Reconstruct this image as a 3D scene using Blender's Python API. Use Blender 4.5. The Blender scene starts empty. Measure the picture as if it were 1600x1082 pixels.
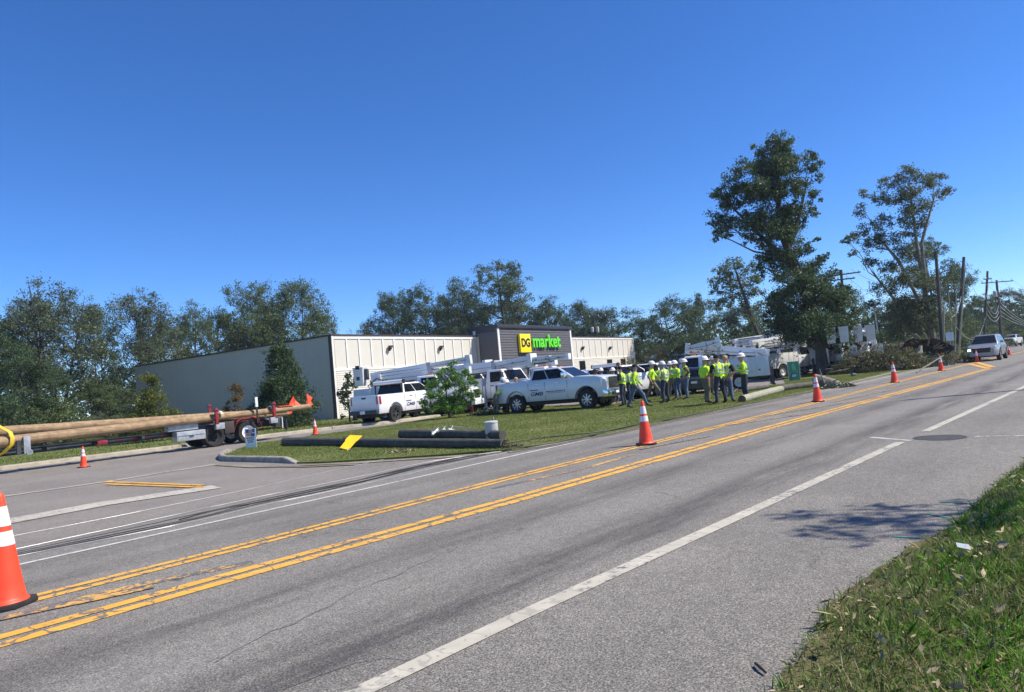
import bpy, bmesh, math, random
import numpy as np
from mathutils import Vector, Matrix
random.seed(7); RNG = np.random.default_rng(7)
SC = bpy.context.scene; COL = SC.collection
PI = math.pi; R = math.radians

# ------------------------------------------------------------------ camera
W, H, F, HC = 1600, 1082, 1125.0, 1.55
ROLL = R(5.2); PITCH = R(2.9)
cf = Vector((0, math.cos(PITCH), math.sin(PITCH))); cu0 = Vector((0, -math.sin(PITCH), math.cos(PITCH))); cr0 = Vector((1, 0, 0))
cu = cu0*math.cos(ROLL) + cr0*math.sin(ROLL); cr = cr0*math.cos(ROLL) - cu0*math.sin(ROLL)
cam_d = bpy.data.cameras.new('camera'); cam = bpy.data.objects.new('camera', cam_d); COL.objects.link(cam)
cam.matrix_world = Matrix(((cr.x, cu.x, -cf.x, 0), (cr.y, cu.y, -cf.y, 0), (cr.z, cu.z, -cf.z, HC), (0, 0, 0, 1)))
cam_d.sensor_width = 36; cam_d.lens = F/1600*36; cam_d.clip_start = .05; cam_d.clip_end = 6000
SC.camera = cam

# ------------------------------------------------------------------ sky, sun, exposure
SUN_AZ, SUN_EL = 95, 48           # azimuth clockwise from +Y
world = bpy.data.worlds.new('World'); SC.world = world; world.use_nodes = True
nt = world.node_tree; bg = nt.nodes['Background']
sky = nt.nodes.new('ShaderNodeTexSky'); sky.sky_type = 'NISHITA'; sky.sun_disc = False
sky.sun_elevation = R(SUN_EL); sky.sun_rotation = R(SUN_AZ); sky.air_density = 1.0; sky.dust_density = 0.0; sky.ozone_density = 8.0; sky.altitude = 2200
hs = nt.nodes.new('ShaderNodeHueSaturation'); hs.inputs['Hue'].default_value = .507; hs.inputs['Saturation'].default_value = 1.15; hs.inputs['Value'].default_value = 1.0
nt.links.new(sky.outputs[0], hs.inputs['Color']); nt.links.new(hs.outputs[0], bg.inputs[0]); bg.inputs[1].default_value = 0.13
sd = bpy.data.lights.new('sun', 'SUN'); sd.energy = 4.7; sd.angle = R(.53); sd.color = (1, .92, .80)
sun = bpy.data.objects.new('sun', sd); COL.objects.link(sun)
sv = Vector((math.sin(R(SUN_AZ))*math.cos(R(SUN_EL)), math.cos(R(SUN_AZ))*math.cos(R(SUN_EL)), math.sin(R(SUN_EL))))
sun.rotation_euler = sv.to_track_quat('Z', 'Y').to_euler(); sun.location = (30, 0, 60)
SC.view_settings.view_transform = 'Standard'; SC.view_settings.look = 'None'
SC.view_settings.exposure = 0.55; SC.view_settings.gamma = 1
SC.render.resolution_x = 1024; SC.render.resolution_y = 692
SC.cycles.max_bounces = 6; SC.cycles.transparent_max_bounces = 6

# ------------------------------------------------------------------ photo geometry helpers
def ray(px, py): return cf + cr*((px-W/2)/F) - cu*((py-H/2)/F)
def G(px, py, z=0.0):
    d = ray(px, py); t = (z-HC)/d.z; return Vector((d.x*t, d.y*t, z))
def D(px, py, Y):
    d = ray(px, py); t = Y/d.y; return Vector((d.x*t, Y, HC+d.z*t))
RD = Vector((math.sin(R(41)), math.cos(R(41)), 0)); RN = Vector((math.cos(R(41)), -math.sin(R(41)), 0))
def RP(s, t, z=0.0):
    p = RD*s + RN*t; return Vector((p.x, p.y, z))
def az(a): return R(90-a)          # rotation so that local +X points to azimuth a

# ------------------------------------------------------------------ materials
def nodes_of(name):
    m = bpy.data.materials.new(name); m.use_nodes = True; n = m.node_tree
    return m, n, n.nodes['Principled BSDF']
def coords(n, kind='Object'):
    t = n.nodes.new('ShaderNodeTexCoord'); return t.outputs[kind]
def noise(n, vec, scale, detail=4, rough=.6, dist=0):
    t = n.nodes.new('ShaderNodeTexNoise'); t.inputs['Scale'].default_value = scale; t.inputs['Detail'].default_value = detail
    t.inputs['Roughness'].default_value = rough; t.inputs['Distortion'].default_value = dist
    n.links.new(vec, t.inputs['Vector']); return t.outputs['Fac']
def ramp(n, fac, stops, interp='LINEAR'):
    t = n.nodes.new('ShaderNodeValToRGB'); e = t.color_ramp.elements; t.color_ramp.interpolation = interp
    while len(e) < len(stops): e.new(.5)
    for i, (p, c) in enumerate(stops):
        e[i].position = p; e[i].color = (c, c, c, 1) if not hasattr(c, '__len__') else (*c[:3], 1)
    n.links.new(fac, t.inputs[0]); return t.outputs[0]
def mixc(n, fac, a, b, mode='MIX'):
    t = n.nodes.new('ShaderNodeMix'); t.data_type = 'RGBA'; t.blend_type = mode
    for sock, v in ((t.inputs['Factor'], fac), (t.inputs[6], a), (t.inputs[7], b)):
        if hasattr(v, 'is_linked') or hasattr(v, 'links'): n.links.new(v, sock)
        elif hasattr(v, '__len__'): sock.default_value = (*v[:3], 1)
        else: sock.default_value = v
    return t.outputs[2]
def math_(n, op, a, b=0.0):
    t = n.nodes.new('ShaderNodeMath'); t.operation = op
    for i, v in enumerate((a, b)):
        if hasattr(v, 'links'): n.links.new(v, t.inputs[i])
        else: t.inputs[i].default_value = v
    return t.outputs[0]
def bump(n, b, h, strength=.3, dist=.01):
    t = n.nodes.new('ShaderNodeBump'); t.inputs['Strength'].default_value = strength; t.inputs['Distance'].default_value = dist
    n.links.new(h, t.inputs['Height']); n.links.new(t.outputs[0], b.inputs['Normal'])
def mat(name, c, rough=.6, metal=0.0, var=.12, scale=3.0, coat=0.0, bmp=0.0, c2=None, spec=None):
    m, n, b = nodes_of(name); v = coords(n)
    f = noise(n, v, scale, 5)
    hi = [min(1, x*(1+var)) for x in c] if c2 is None else c2
    lo = [x*(1-var) for x in c] if c2 is None else c
    n.links.new(ramp(n, f, [(.35, lo), (.65, hi)]), b.inputs['Base Color'])
    b.inputs['Roughness'].default_value = rough; b.inputs['Metallic'].default_value = metal
    b.inputs['Coat Weight'].default_value = coat
    if spec is not None: b.inputs['Specular IOR Level'].default_value = spec
    if bmp: bump(n, b, noise(n, v, scale*8, 4), bmp)
    return m
M = {}
M['white_paint'] = mat('white_paint', (.74, .75, .76), .28, coat=.5, var=.03, scale=1.2)
M['white_body'] = mat('white_body', (.66, .67, .66), .4, var=.07, scale=2.5)
M['silver_paint'] = mat('silver_paint', (.64, .655, .68), .3, metal=.1, coat=.5, var=.03)
M['silver_dark'] = mat('silver_dark', (.27, .28, .29), .3, metal=.3, coat=.5, var=.03)
M['navy_paint'] = mat('navy_paint', (.03, .04, .06), .25, coat=.6, var=.1)
M['shaded_white_paint'] = mat('shaded_white_paint', (.28, .32, .36), .3, coat=.5, var=.05)  # white truck paint with its bluish shade mixed into the colour
M['glass'] = mat('glass', (.008, .01, .013), .05, var=.2, spec=.35)
M['rubber'] = mat('rubber', (.018, .018, .018), .85, var=.3, scale=8)
M['black'] = mat('black', (.014, .014, .015), .6, var=.3)
M['alloy'] = mat('alloy', (.48, .49, .5), .3, metal=.8, var=.1)
M['chrome'] = mat('chrome', (.7, .72, .74), .14, metal=1, var=.03)
M['steel'] = mat('steel', (.38, .40, .42), .45, metal=.3, var=.2, scale=5)
M['dark_steel'] = mat('dark_steel', (.05, .055, .06), .55, metal=.2, var=.3, scale=4)
M['red_lens'] = mat('red_lens', (.45, .012, .015), .2, coat=.6)
M['lens'] = mat('lens', (.7, .72, .74), .12, coat=1, var=.05)
M['amber'] = mat('amber', (.8, .25, .03), .3)
M['orange_plastic'] = mat('orange_plastic', (.86, .062, .018), .5, var=.08, scale=6)
M['reflective'] = mat('reflective', (.74, .72, .74), .35, var=.06, scale=20)
M['red_paint'] = mat('red_paint', (.26, .018, .022), .45, var=.3, scale=5)
M['orange_cloth'] = mat('orange_cloth', (.92, .085, .025), .6, var=.1)
M['yellow_sign'] = mat('yellow_sign', (.86, .52, .012), .4, var=.06)
M['yellow_strap'] = mat('yellow_strap', (.75, .5, .03), .6)
M['white_strap'] = mat('white_strap', (.62, .58, .46), .7)
M['brown_part'] = mat('brown_part', (.05, .035, .03), .6)
M['blue_print'] = mat('blue_print', (.02, .035, .12), .5)
M['grey_print'] = mat('grey_print', (.12, .13, .16), .5)
M['text_white'] = mat('text_white', (.75, .78, .75), .5)
M['green_sign'] = mat('green_sign', (.02, .22, .12), .5, var=.35, scale=2)
M['cream'] = mat('cream', (.60, .575, .50), .7, var=.03, scale=.8)
M['trim_white'] = mat('trim_white', (.76, .75, .69), .6, var=.03)
M['side_metal'] = mat('side_metal', (.46, .42, .34), .5, metal=0, var=.04, scale=.4)
M['siding_grey'] = mat('siding_grey', (.085, .085, .095), .7, var=.1, scale=3)
M['fascia'] = mat('fascia', (.035, .033, .04), .45, var=.1)
M['sign_yellow'] = mat('sign_yellow', (.92, .72, .005), .45, var=.02)
M['sign_green'] = mat('sign_green', (.12, .72, .02), .4, var=.02)
M['concrete'] = mat('concrete', (.36, .32, .25), .9, var=.22, scale=2.5, bmp=.3)
M['kerb_old'] = mat('kerb_old', (.30, .275, .225), .9, var=.35, scale=3, bmp=.4)
M['pale_bark'] = mat('pale_bark', (.21, .19, .155), .9, var=.35, scale=4, bmp=.6)
M['bark'] = mat('bark', (.065, .058, .05), .95, var=.4, scale=4, bmp=.8)
M['litter'] = mat('litter', (.34, .28, .17), .9, var=.5, scale=14)
M['soil'] = mat('soil', (.055, .035, .022), .95, var=.5, scale=3, bmp=1)
M['twig'] = mat('twig', (.06, .04, .03), .9)
M['cable_black'] = mat('cable_black', (.02, .02, .022), .5)
M['cable_grey'] = mat('cable_grey', (.42, .42, .42), .35, metal=.4)
M['transformer'] = mat('transformer', (.46, .47, .47), .5, var=.1, scale=6)
M['skin'] = mat('skin', (.42, .24, .16), .6, var=.08)
M['skin_dark'] = mat('skin_dark', (.14, .075, .05), .6, var=.08)
M['lime'] = mat('lime', (.56, .88, .03), .75, var=.12, scale=9)
M['lime_pale'] = mat('lime_pale', (.55, .72, .14), .75, var=.12, scale=9)
M['stripe'] = mat('stripe', (.42, .44, .42), .35)
M['jeans'] = mat('jeans', (.075, .12, .20), .9, var=.3, scale=9)
M['navy_cloth'] = mat('navy_cloth', (.03, .038, .06), .9, var=.3, scale=9)
M['khaki'] = mat('khaki', (.20, .16, .10), .9, var=.2, scale=9)
M['camo'] = mat('camo', (.06, .06, .035), .9, c2=(.24, .23, .18), scale=14)
M['black_cloth'] = mat('black_cloth', (.013, .013, .015), .9)
M['brown_cloth'] = mat('brown_cloth', (.13, .075, .045), .9)
M['red_cloth'] = mat('red_cloth', (.2, .03, .025), .9)
M['boot'] = mat('boot', (.05, .035, .025), .8)
M['hat_white'] = mat('hat_white', (.78, .77, .74), .3, coat=.3)
M['hat_tan'] = mat('hat_tan', (.35, .27, .17), .8)

def pole_mat(name, c1, c2):
    m, n, b = nodes_of(name); v = coords(n)
    mp = n.nodes.new('ShaderNodeMapping'); mp.inputs['Scale'].default_value = (1.2, 30, 30); n.links.new(v, mp.inputs[0])
    f1 = noise(n, mp.outputs[0], 1.2, 6); f2 = noise(n, v, 1.3, 4)
    f = math_(n, 'ADD', math_(n, 'MULTIPLY', f1, .42), math_(n, 'MULTIPLY', noise(n, v, 4.5, 6, .75), .58))
    col = ramp(n, f, [(.36, c1), (.62, c2)])
    vo = n.nodes.new('ShaderNodeTexVoronoi'); vo.inputs['Scale'].default_value = 2.2; n.links.new(v, vo.inputs['Vector'])
    kn = ramp(n, vo.outputs['Distance'], [(.05, .35), (.11, 1)])
    n.links.new(mixc(n, 1, col, kn, 'MULTIPLY'), b.inputs['Base Color']); b.inputs['Roughness'].default_value = .85
    bump(n, b, f1, .6, .02); return m
M['new_pole'] = pole_mat('new_pole', (.16, .10, .055), (.43, .295, .165))
M['old_pole'] = pole_mat('old_pole', (.03, .03, .024), (.12, .115, .09))
M['grey_pole'] = pole_mat('grey_pole', (.035, .03, .027), (.10, .088, .076))
M['pale_pole'] = pole_mat('pale_pole', (.20, .20, .145), (.37, .36, .26))

def leaf_mat(name, c1, c2, c3, trans=.4, rough=.5):
    m, n, b = nodes_of(name); v = coords(n)
    g = n.nodes.new('ShaderNodeNewGeometry')
    f = math_(n, 'ADD', math_(n, 'MULTIPLY', g.outputs['Random Per Island'], .55), math_(n, 'MULTIPLY', noise(n, v, .9, 2), .45))
    col = ramp(n, f, [(.2, c1), (.55, c2), (.85, c3)])
    n.links.new(col, b.inputs['Base Color']); b.inputs['Roughness'].default_value = rough; b.inputs['Specular IOR Level'].default_value = .35
    t = n.nodes.new('ShaderNodeBsdfTranslucent'); n.links.new(col, t.inputs[0])
    mx = n.nodes.new('ShaderNodeMixShader'); mx.inputs[0].default_value = trans
    n.links.new(b.outputs[0], mx.inputs[1]); n.links.new(t.outputs[0], mx.inputs[2])
    n.links.new(mx.outputs[0], n.nodes['Material Output'].inputs[0]); return m
M['leaf_dark'] = leaf_mat('leaf_dark', (0.026, 0.055, 0.025), (0.065, 0.111, 0.042), (0.153, 0.210, 0.090))
M['leaf_mid'] = leaf_mat('leaf_mid', (0.042, 0.070, 0.021), (0.110, 0.156, 0.055), (0.228, 0.273, 0.115))
M['leaf_grey'] = leaf_mat('leaf_grey', (0.050, 0.070, 0.037), (0.120, 0.153, 0.078), (0.225, 0.258, 0.134))
M['leaf_bright'] = leaf_mat('leaf_bright', (.04, .10, .016), (.13, .28, .035), (.30, .46, .10), .4, .35)
M['leaf_cypress'] = leaf_mat('leaf_cypress', (.05, .08, .015), (.15, .17, .03), (.27, .26, .05))
M['leaf_rust'] = leaf_mat('leaf_rust', (.07, .05, .015), (.18, .11, .03), (.28, .19, .05))
M['leaf_magnolia'] = leaf_mat('leaf_magnolia', (0.022, 0.047, 0.022), (0.055, 0.100, 0.040), (0.182, 0.146, 0.082), .1, .3)
M['leaf_brush'] = leaf_mat('leaf_brush', (0.048, 0.054, 0.024), (0.120, 0.126, 0.054), (0.288, 0.252, 0.120))
M['flower_white'] = leaf_mat('flower_white', (.6, .6, .55), (.7, .7, .66), (.8, .8, .77))
def grass_mat(name, greens, straw, ratio):
    m, n, b = nodes_of(name); v = coords(n); g = n.nodes.new('ShaderNodeNewGeometry'); r_ = g.outputs['Random Per Island']
    big = noise(n, v, 1.1, 4, .6); c = mixc(n, ramp(n, big, [(.40, 0), (.60, 1)]), greens[0], greens[1])
    c = mixc(n, 1, c, ramp(n, math_(n, 'FRACT', math_(n, 'MULTIPLY', r_, 7.3)), [(0, .55), (1, 1.5)]), 'MULTIPLY')
    c = mixc(n, ramp(n, math_(n, 'ADD', r_, math_(n, 'MULTIPLY', math_(n, 'SUBTRACT', noise(n, v, 2.7, 3), .5), .9)), [(ratio, 1), (ratio+.02, 0)]), c, straw)
    n.links.new(c, b.inputs['Base Color']); b.inputs['Roughness'].default_value = .5; b.inputs['Specular IOR Level'].default_value = .3
    t = n.nodes.new('ShaderNodeBsdfTranslucent'); n.links.new(c, t.inputs[0]); mx = n.nodes.new('ShaderNodeMixShader'); mx.inputs[0].default_value = .35
    n.links.new(b.outputs[0], mx.inputs[1]); n.links.new(t.outputs[0], mx.inputs[2]); n.links.new(mx.outputs[0], n.nodes['Material Output'].inputs[0]); return m
M['grass_blade'] = grass_mat('grass_blade', ((.115, .27, .024), (.15, .21, .055)), (.42, .36, .20), .15)
M['grass_far'] = leaf_mat('grass_far', (.115, .155, .035), (.185, .225, .05), (.30, .30, .12), .4)

def asphalt(name, lo, hi, tint=(1, 1, 1), crack=True, bands=()):
    m, n, b = nodes_of(name); v = coords(n)
    fine = noise(n, v, 95, 3, .7); mid = noise(n, v, 9, 5, .6); big = noise(n, v, .45, 4, .6)
    c = ramp(n, fine, [(.36, lo*.34), (.48, (lo+hi)/2*.86), (.58, hi*1.05), (.68, hi*2.0)])
    c = mixc(n, 1, c, ramp(n, mid, [(.3, .86), (.7, 1.1)]), 'MULTIPLY')
    c = mixc(n, 1, c, ramp(n, big, [(.3, .85), (.7, 1.12)]), 'MULTIPLY')
    c = mixc(n, 1, c, tint, 'MULTIPLY')
    cb_ = True
    if bands:      # worn wheel tracks, dirt dark and light, along the lanes (object x runs along the road)
        sx = n.nodes.new('ShaderNodeSeparateXYZ'); n.links.new(v, sx.inputs[0])
        mp = n.nodes.new('ShaderNodeMapping'); mp.inputs['Scale'].default_value = (.25, 2.2, 1); n.links.new(v, mp.inputs[0])
        nz = noise(n, mp.outputs[0], 1.4, 5, .65)
        for (yc, wd, amt) in bands:
            d = math_(n, 'ABSOLUTE', math_(n, 'SUBTRACT', math_(n, 'ADD', sx.outputs[1], math_(n, 'MULTIPLY', nz, .5)), yc+.25))
            mk = ramp(n, math_(n, 'DIVIDE', d, wd), [(.2, 1), (1, 0)])
            mk = math_(n, 'MULTIPLY', mk, ramp(n, nz, [(.35, .1), (.62, 1)]))
            c = mixc(n, math_(n, 'MULTIPLY', mk, abs(amt)), c, (0.02, .02, .022) if amt < 0 else (.3, .3, .29))
    if crack:
        wv = n.nodes.new('ShaderNodeVectorMath'); wv.operation = 'ADD'
        nn = n.nodes.new('ShaderNodeTexNoise'); nn.inputs['Scale'].default_value = 1.1; nn.inputs['Detail'].default_value = 6; n.links.new(v, nn.inputs['Vector'])
        n.links.new(v, wv.inputs[0]); n.links.new(nn.outputs['Color'], wv.inputs[1])
        vo = n.nodes.new('ShaderNodeTexVoronoi'); vo.feature = 'DISTANCE_TO_EDGE'; vo.inputs['Scale'].default_value = .38
        n.links.new(wv.outputs[0], vo.inputs['Vector'])
        k = ramp(n, vo.outputs[0], [(.0, 1), (.0045, 0)])
        k = math_(n, 'MULTIPLY', k, ramp(n, noise(n, v, .6, 3), [(.5, 0), (.62, .75)]))
        c = mixc(n, k, c, (.03, .03, .03))
    sp = n.nodes.new('ShaderNodeTexVoronoi'); sp.inputs['Scale'].default_value = .9; n.links.new(v, sp.inputs['Vector'])
    mk = math_(n, 'MULTIPLY', ramp(n, math_(n, 'ADD', sp.outputs['Distance'], math_(n, 'MULTIPLY', mid, .05)), [(.05, .6), (.085, 0)]), ramp(n, big, [(.52, 0), (.58, 1)]))
    c = mixc(n, mk, c, (.035, .035, .035))
    n.links.new(c, b.inputs['Base Color']); b.inputs['Roughness'].default_value = .82; b.inputs['Specular IOR Level'].default_value = .3
    bump(n, b, fine, .55, .006); return m
M['asphalt'] = asphalt('asphalt', .165, .235, (1.07, 1, .88), bands=((3.9, .55, -.62), (5.5, .5, -.45), (4.7, .5, .15), (9.4, .5, -.3), (8.4, .4, -.25), (2.2, .6, -.15)))
M['asphalt_lot'] = asphalt('asphalt_lot', .185, .25, (1.09, .99, .86))
M['asphalt_patch'] = asphalt('asphalt_patch', .04, .085, crack=False)

def paint(name, c, wear=.5, cracks=True, crack_=.75):
    m, n, b = nodes_of(name); v = coords(n)
    fine = noise(n, v, 95, 3, .7); mid = noise(n, v, 14, 5, .7); big = noise(n, v, .7, 3)
    col = mixc(n, 1, c, ramp(n, noise(n, v, 3, 4), [(.3, .82), (.7, 1.1)]), 'MULTIPLY')
    mask = ramp(n, math_(n, 'ADD', mid, math_(n, 'MULTIPLY', big, .55)), [(.62+.3*(1-wear), 0), (.72+.3*(1-wear), 1)])
    if cracks:
        mp = n.nodes.new('ShaderNodeMapping'); mp.inputs['Scale'].default_value = (1, .28, 1); mp.inputs['Rotation'].default_value = (0, 0, .25); n.links.new(v, mp.inputs[0])
        ad = n.nodes.new('ShaderNodeVectorMath'); ad.operation = 'ADD'; nn = n.nodes.new('ShaderNodeTexNoise'); nn.inputs['Scale'].default_value = 5
        n.links.new(v, nn.inputs['Vector']); sc_ = n.nodes.new('ShaderNodeVectorMath'); sc_.operation = 'SCALE'; sc_.inputs['Scale'].default_value = .22
        n.links.new(nn.outputs['Color'], sc_.inputs[0]); n.links.new(mp.outputs[0], ad.inputs[0]); n.links.new(sc_.outputs[0], ad.inputs[1])
        vo = n.nodes.new('ShaderNodeTexVoronoi'); vo.feature = 'DISTANCE_TO_EDGE'; vo.inputs['Scale'].default_value = 3.3
        n.links.new(ad.outputs[0], vo.inputs['Vector'])
        k = ramp(n, vo.outputs[0], [(.014, crack_), (.040, 0)]); mask = math_(n, 'MAXIMUM', mask, k)
    mask = math_(n, 'MAXIMUM', mask, ramp(n, fine, [(.62, 0), (.7, .35)]))
    n.links.new(mixc(n, mask, col, (.125, .125, .122)), b.inputs['Base Color']); b.inputs['Roughness'].default_value = .7
    bump(n, b, fine, .4, .005); return m
M['paint_white'] = paint('paint_white', (.50, .465, .375), .3, True, .32)
M['paint_white_thin'] = paint('paint_white_thin', (.56, .54, .50), .2, True, .3)
M['paint_yellow'] = paint('paint_yellow', (.76, .40, .05), .16, True, .9)
M['paint_yellow_worn'] = paint('paint_yellow_worn', (.66, .37, .08), .72, True, .95)
M['paint_faded'] = paint('paint_faded', (.50, .45, .36), .3, False)
M['paint_teal'] = paint('paint_teal', (.03, .30, .22), .7, False)
M['scar_white'] = paint('scar_white', (.55, .53, .5), .42, False)

def ground_mat(name, c1, c2, c3):
    m, n, b = nodes_of(name); v = coords(n)
    a = noise(n, v, .35, 5, .65); d = noise(n, v, 7, 6, .75); e = noise(n, v, 45, 3, .7)
    f = math_(n, 'ADD', math_(n, 'MULTIPLY', a, .5), math_(n, 'ADD', math_(n, 'MULTIPLY', d, .3), math_(n, 'MULTIPLY', e, .2)))
    n.links.new(ramp(n, f, [(.38, c1), (.5, c2), (.62, c3)]), b.inputs['Base Color']); b.inputs['Roughness'].default_value = .95
    b.inputs['Specular IOR Level'].default_value = .1
    bump(n, b, d, 1, .05); return m
M['turf'] = ground_mat('turf', (.07, .095, .025), (.13, .16, .045), (.24, .22, .11))
M['turf_near'] = ground_mat('turf_near', (.05, .055, .022), (.13, .12, .06), (.30, .25, .15))
M['terrain'] = ground_mat('terrain', (.03, .045, .015), (.05, .07, .02), (.09, .09, .04))
M['dirt_edge'] = ground_mat('dirt_edge', (.17, .145, .10), (.26, .23, .17), (.40, .36, .27))

# ------------------------------------------------------------------ mesh helpers
def tag(o, label=None, cat=None, group=None, kind=None):
    for k, v in (('label', label), ('category', cat), ('group', group), ('kind', kind)):
        if v: o[k] = v
    return o
def link(name, me, parent=None):
    o = bpy.data.objects.new(name, me); COL.objects.link(o)
    if parent is not None: o.parent = parent
    return o
def thing(name, label, cat, loc=(0, 0, 0), rz=0.0, group=None):
    o = bpy.data.objects.new(name, None); COL.objects.link(o); o.location = loc; o.rotation_euler = (0, 0, rz)
    o.empty_display_size = .3
    return tag(o, label, cat, group)
KIDS = {}
def copy_tree(o, parent=None):
    c = o.copy(); COL.objects.link(c)
    if parent is not None: c.parent = parent; c.matrix_parent_inverse = o.matrix_parent_inverse
    for ch in [x for x in o.children]: copy_tree(ch, c)
    return c
class MB:
    def __init__(s): s.v = []; s.f = []; s.m = []; s.T = Matrix()
    def add(s, vs, fs, m=0):
        o = len(s.v); s.v += [s.T @ Vector(p) for p in vs]; s.f += [[i+o for i in f] for f in fs]; s.m += [m]*len(fs); return s
    def hexa(s, p, m=0):     # 8 points: bottom 4 ccw, top 4 ccw
        return s.add(p, [(3, 2, 1, 0), (4, 5, 6, 7), (0, 1, 5, 4), (1, 2, 6, 5), (2, 3, 7, 6), (3, 0, 4, 7)], m)
    def box(s, x0, x1, y0, y1, z0, z1, m=0):
        return s.hexa([(x0, y0, z0), (x1, y0, z0), (x1, y1, z0), (x0, y1, z0), (x0, y0, z1), (x1, y0, z1), (x1, y1, z1), (x0, y1, z1)], m)
    def beam(s, a, b, w, h, w2=None, h2=None, m=0, up=(0, 0, 1)):
        a = Vector(a); b = Vector(b); d = (b-a).normalized(); sd_ = d.cross(Vector(up))
        if sd_.length < 1e-3: sd_ = Vector((0, 1, 0))
        sd_.normalize(); u = sd_.cross(d); w2 = w2 or w; h2 = h2 or h
        P = []
        for p, ww, hh in ((a, w, h), (b, w2, h2)):
            P += [p-sd_*ww/2-u*hh/2, p+sd_*ww/2-u*hh/2, p+sd_*ww/2+u*hh/2, p-sd_*ww/2+u*hh/2]
        return s.hexa(P, m)
    def tube(s, pts, rad, n=8, m=0, cap=True):
        pts = [Vector(p) for p in pts]; N = len(pts)
        if not hasattr(rad, '__len__'): rad = [rad]*N
        vs = []; pu = None
        for i, p in enumerate(pts):
            d = (pts[min(i+1, N-1)]-pts[max(i-1, 0)])
            d = d.normalized() if d.length > 1e-9 else Vector((0, 0, 1))
            if pu is None: pu = d.orthogonal().normalized()
            pu = pu - d*pu.dot(d)
            pu = pu.normalized() if pu.length > 1e-6 else d.orthogonal().normalized()
            w = d.cross(pu)
            for k in range(n):
                a = 2*PI*k/n; vs.append(p + (pu*math.cos(a)+w*math.sin(a))*rad[i])
        fs = [(i*n+k, i*n+(k+1) % n, (i+1)*n+(k+1) % n, (i+1)*n+k) for i in range(N-1) for k in range(n)]
        if cap: fs += [tuple(range(n))[::-1], tuple((N-1)*n+k for k in range(n))]
        return s.add(vs, fs, m)
    def lathe(s, prof, n=16, m=0, axis='z'):   # prof: (r, h)
        vs = []
        for r, h in prof:
            for k in range(n):
                a = 2*PI*k/n; x, y = r*math.cos(a), r*math.sin(a)
                vs.append({'z': (x, y, h), 'y': (x, h, y), 'x': (h, x, y)}[axis])
        fs = [(i*n+k, i*n+(k+1) % n, (i+1)*n+(k+1) % n, (i+1)*n+k) for i in range(len(prof)-1) for k in range(n)]
        return s.add(vs, fs, m)
    def loft(s, rings, m=0, cap=True, closed=True):
        n = len(rings[0]); vs = [p for r_ in rings for p in r_]
        K = n if closed else n-1
        fs = [(i*n+k, i*n+(k+1) % n, (i+1)*n+(k+1) % n, (i+1)*n+k) for i in range(len(rings)-1) for k in range(K)]
        if cap: fs += [tuple(range(n))[::-1], tuple((len(rings)-1)*n+k for k in range(n))]
        return s.add(vs, fs, m)
    def prism(s, poly, a, b, axis='y', m=0):
        f = {'y': lambda p, h: (p[0], h, p[1]), 'x': lambda p, h: (h, p[0], p[1]), 'z': lambda p, h: (p[0], p[1], h)}[axis]
        return s.loft([[f(p, a) for p in poly], [f(p, b) for p in poly]], m)
    def quad(s, a, b, c, d, m=0): return s.add([a, b, c, d], [(0, 1, 2, 3)], m)
    def blob(s, c, r, n=8, k=5, m=0):
        prof = []
        vs = []
        for i in range(k+1):
            t = PI*i/k; 
            for j in range(n):
                a = 2*PI*j/n; vs.append((c[0]+r[0]*math.sin(t)*math.cos(a), c[1]+r[1]*math.sin(t)*math.sin(a), c[2]+r[2]*math.cos(t)))
        fs = [(i*n+j, (i+1)*n+j, (i+1)*n+(j+1) % n, i*n+(j+1) % n) for i in range(k) for j in range(n)]
        return s.add(vs, fs, m)
    def mesh(s, name, mats, bevel=0.0, smooth=True, seg=2, ang=35, recalc=True):
        me = bpy.data.meshes.new(name); me.from_pydata([tuple(p) for p in s.v], [], s.f)
        mats = mats if isinstance(mats, (list, tuple)) else [mats]
        for m in mats: me.materials.append(M[m] if isinstance(m, str) else m)
        me.polygons.foreach_set('material_index', s.m)
        bm = bmesh.new(); bm.from_mesh(me); bmesh.ops.remove_doubles(bm, verts=bm.verts, dist=1e-5)
        if recalc: bmesh.ops.recalc_face_normals(bm, faces=bm.faces)
        if bevel:
            es = [e for e in bm.edges if len(e.link_faces) == 2 and e.calc_face_angle(0) > R(30)]
            bmesh.ops.bevel(bm, geom=es, offset=bevel, segments=seg, affect='EDGES', clamp_overlap=True, profile=.6)
        bm.to_mesh(me); bm.free()
        if smooth:
            me.polygons.foreach_set('use_smooth', [True]*len(me.polygons)); me.set_sharp_from_angle(angle=R(ang))
        me.update(); return me
    def build(s, name, mats, parent=None, **kw):
        return link(name, s.mesh(name, mats, **kw), parent)
def raw_mesh(name, verts, nper, mats):     # verts (N, nper, 3): N separate polygons
    N = verts.shape[0]; me = bpy.data.meshes.new(name)
    me.vertices.add(N*nper); me.vertices.foreach_set('co', verts.reshape(-1).astype('f'))
    me.loops.add(N*nper); me.loops.foreach_set('vertex_index', np.arange(N*nper, dtype='i'))
    me.polygons.add(N); me.polygons.foreach_set('loop_start', np.arange(0, N*nper, nper, dtype='i'))
    for m in (mats if isinstance(mats, (list, tuple)) else [mats]): me.materials.append(M[m])
    me.update(calc_edges=True); return me
def leaf_quads(pts, size, rng, aspect=.5, up=0.0):
    N = len(pts); a = rng.normal(size=(N, 3)); a[:, 2] += up; a /= np.linalg.norm(a, axis=1)[:, None]+1e-9
    b = rng.normal(size=(N, 3)); b -= a*(a*b).sum(1)[:, None]; b /= np.linalg.norm(b, axis=1)[:, None]+1e-9
    L = size*rng.uniform(.6, 1.3, (N, 1))*.5; Wd = L*aspect
    return np.stack([pts-a*L, pts+b*Wd-a*L*.1, pts+a*L, pts-b*Wd-a*L*.1], 1)
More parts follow.
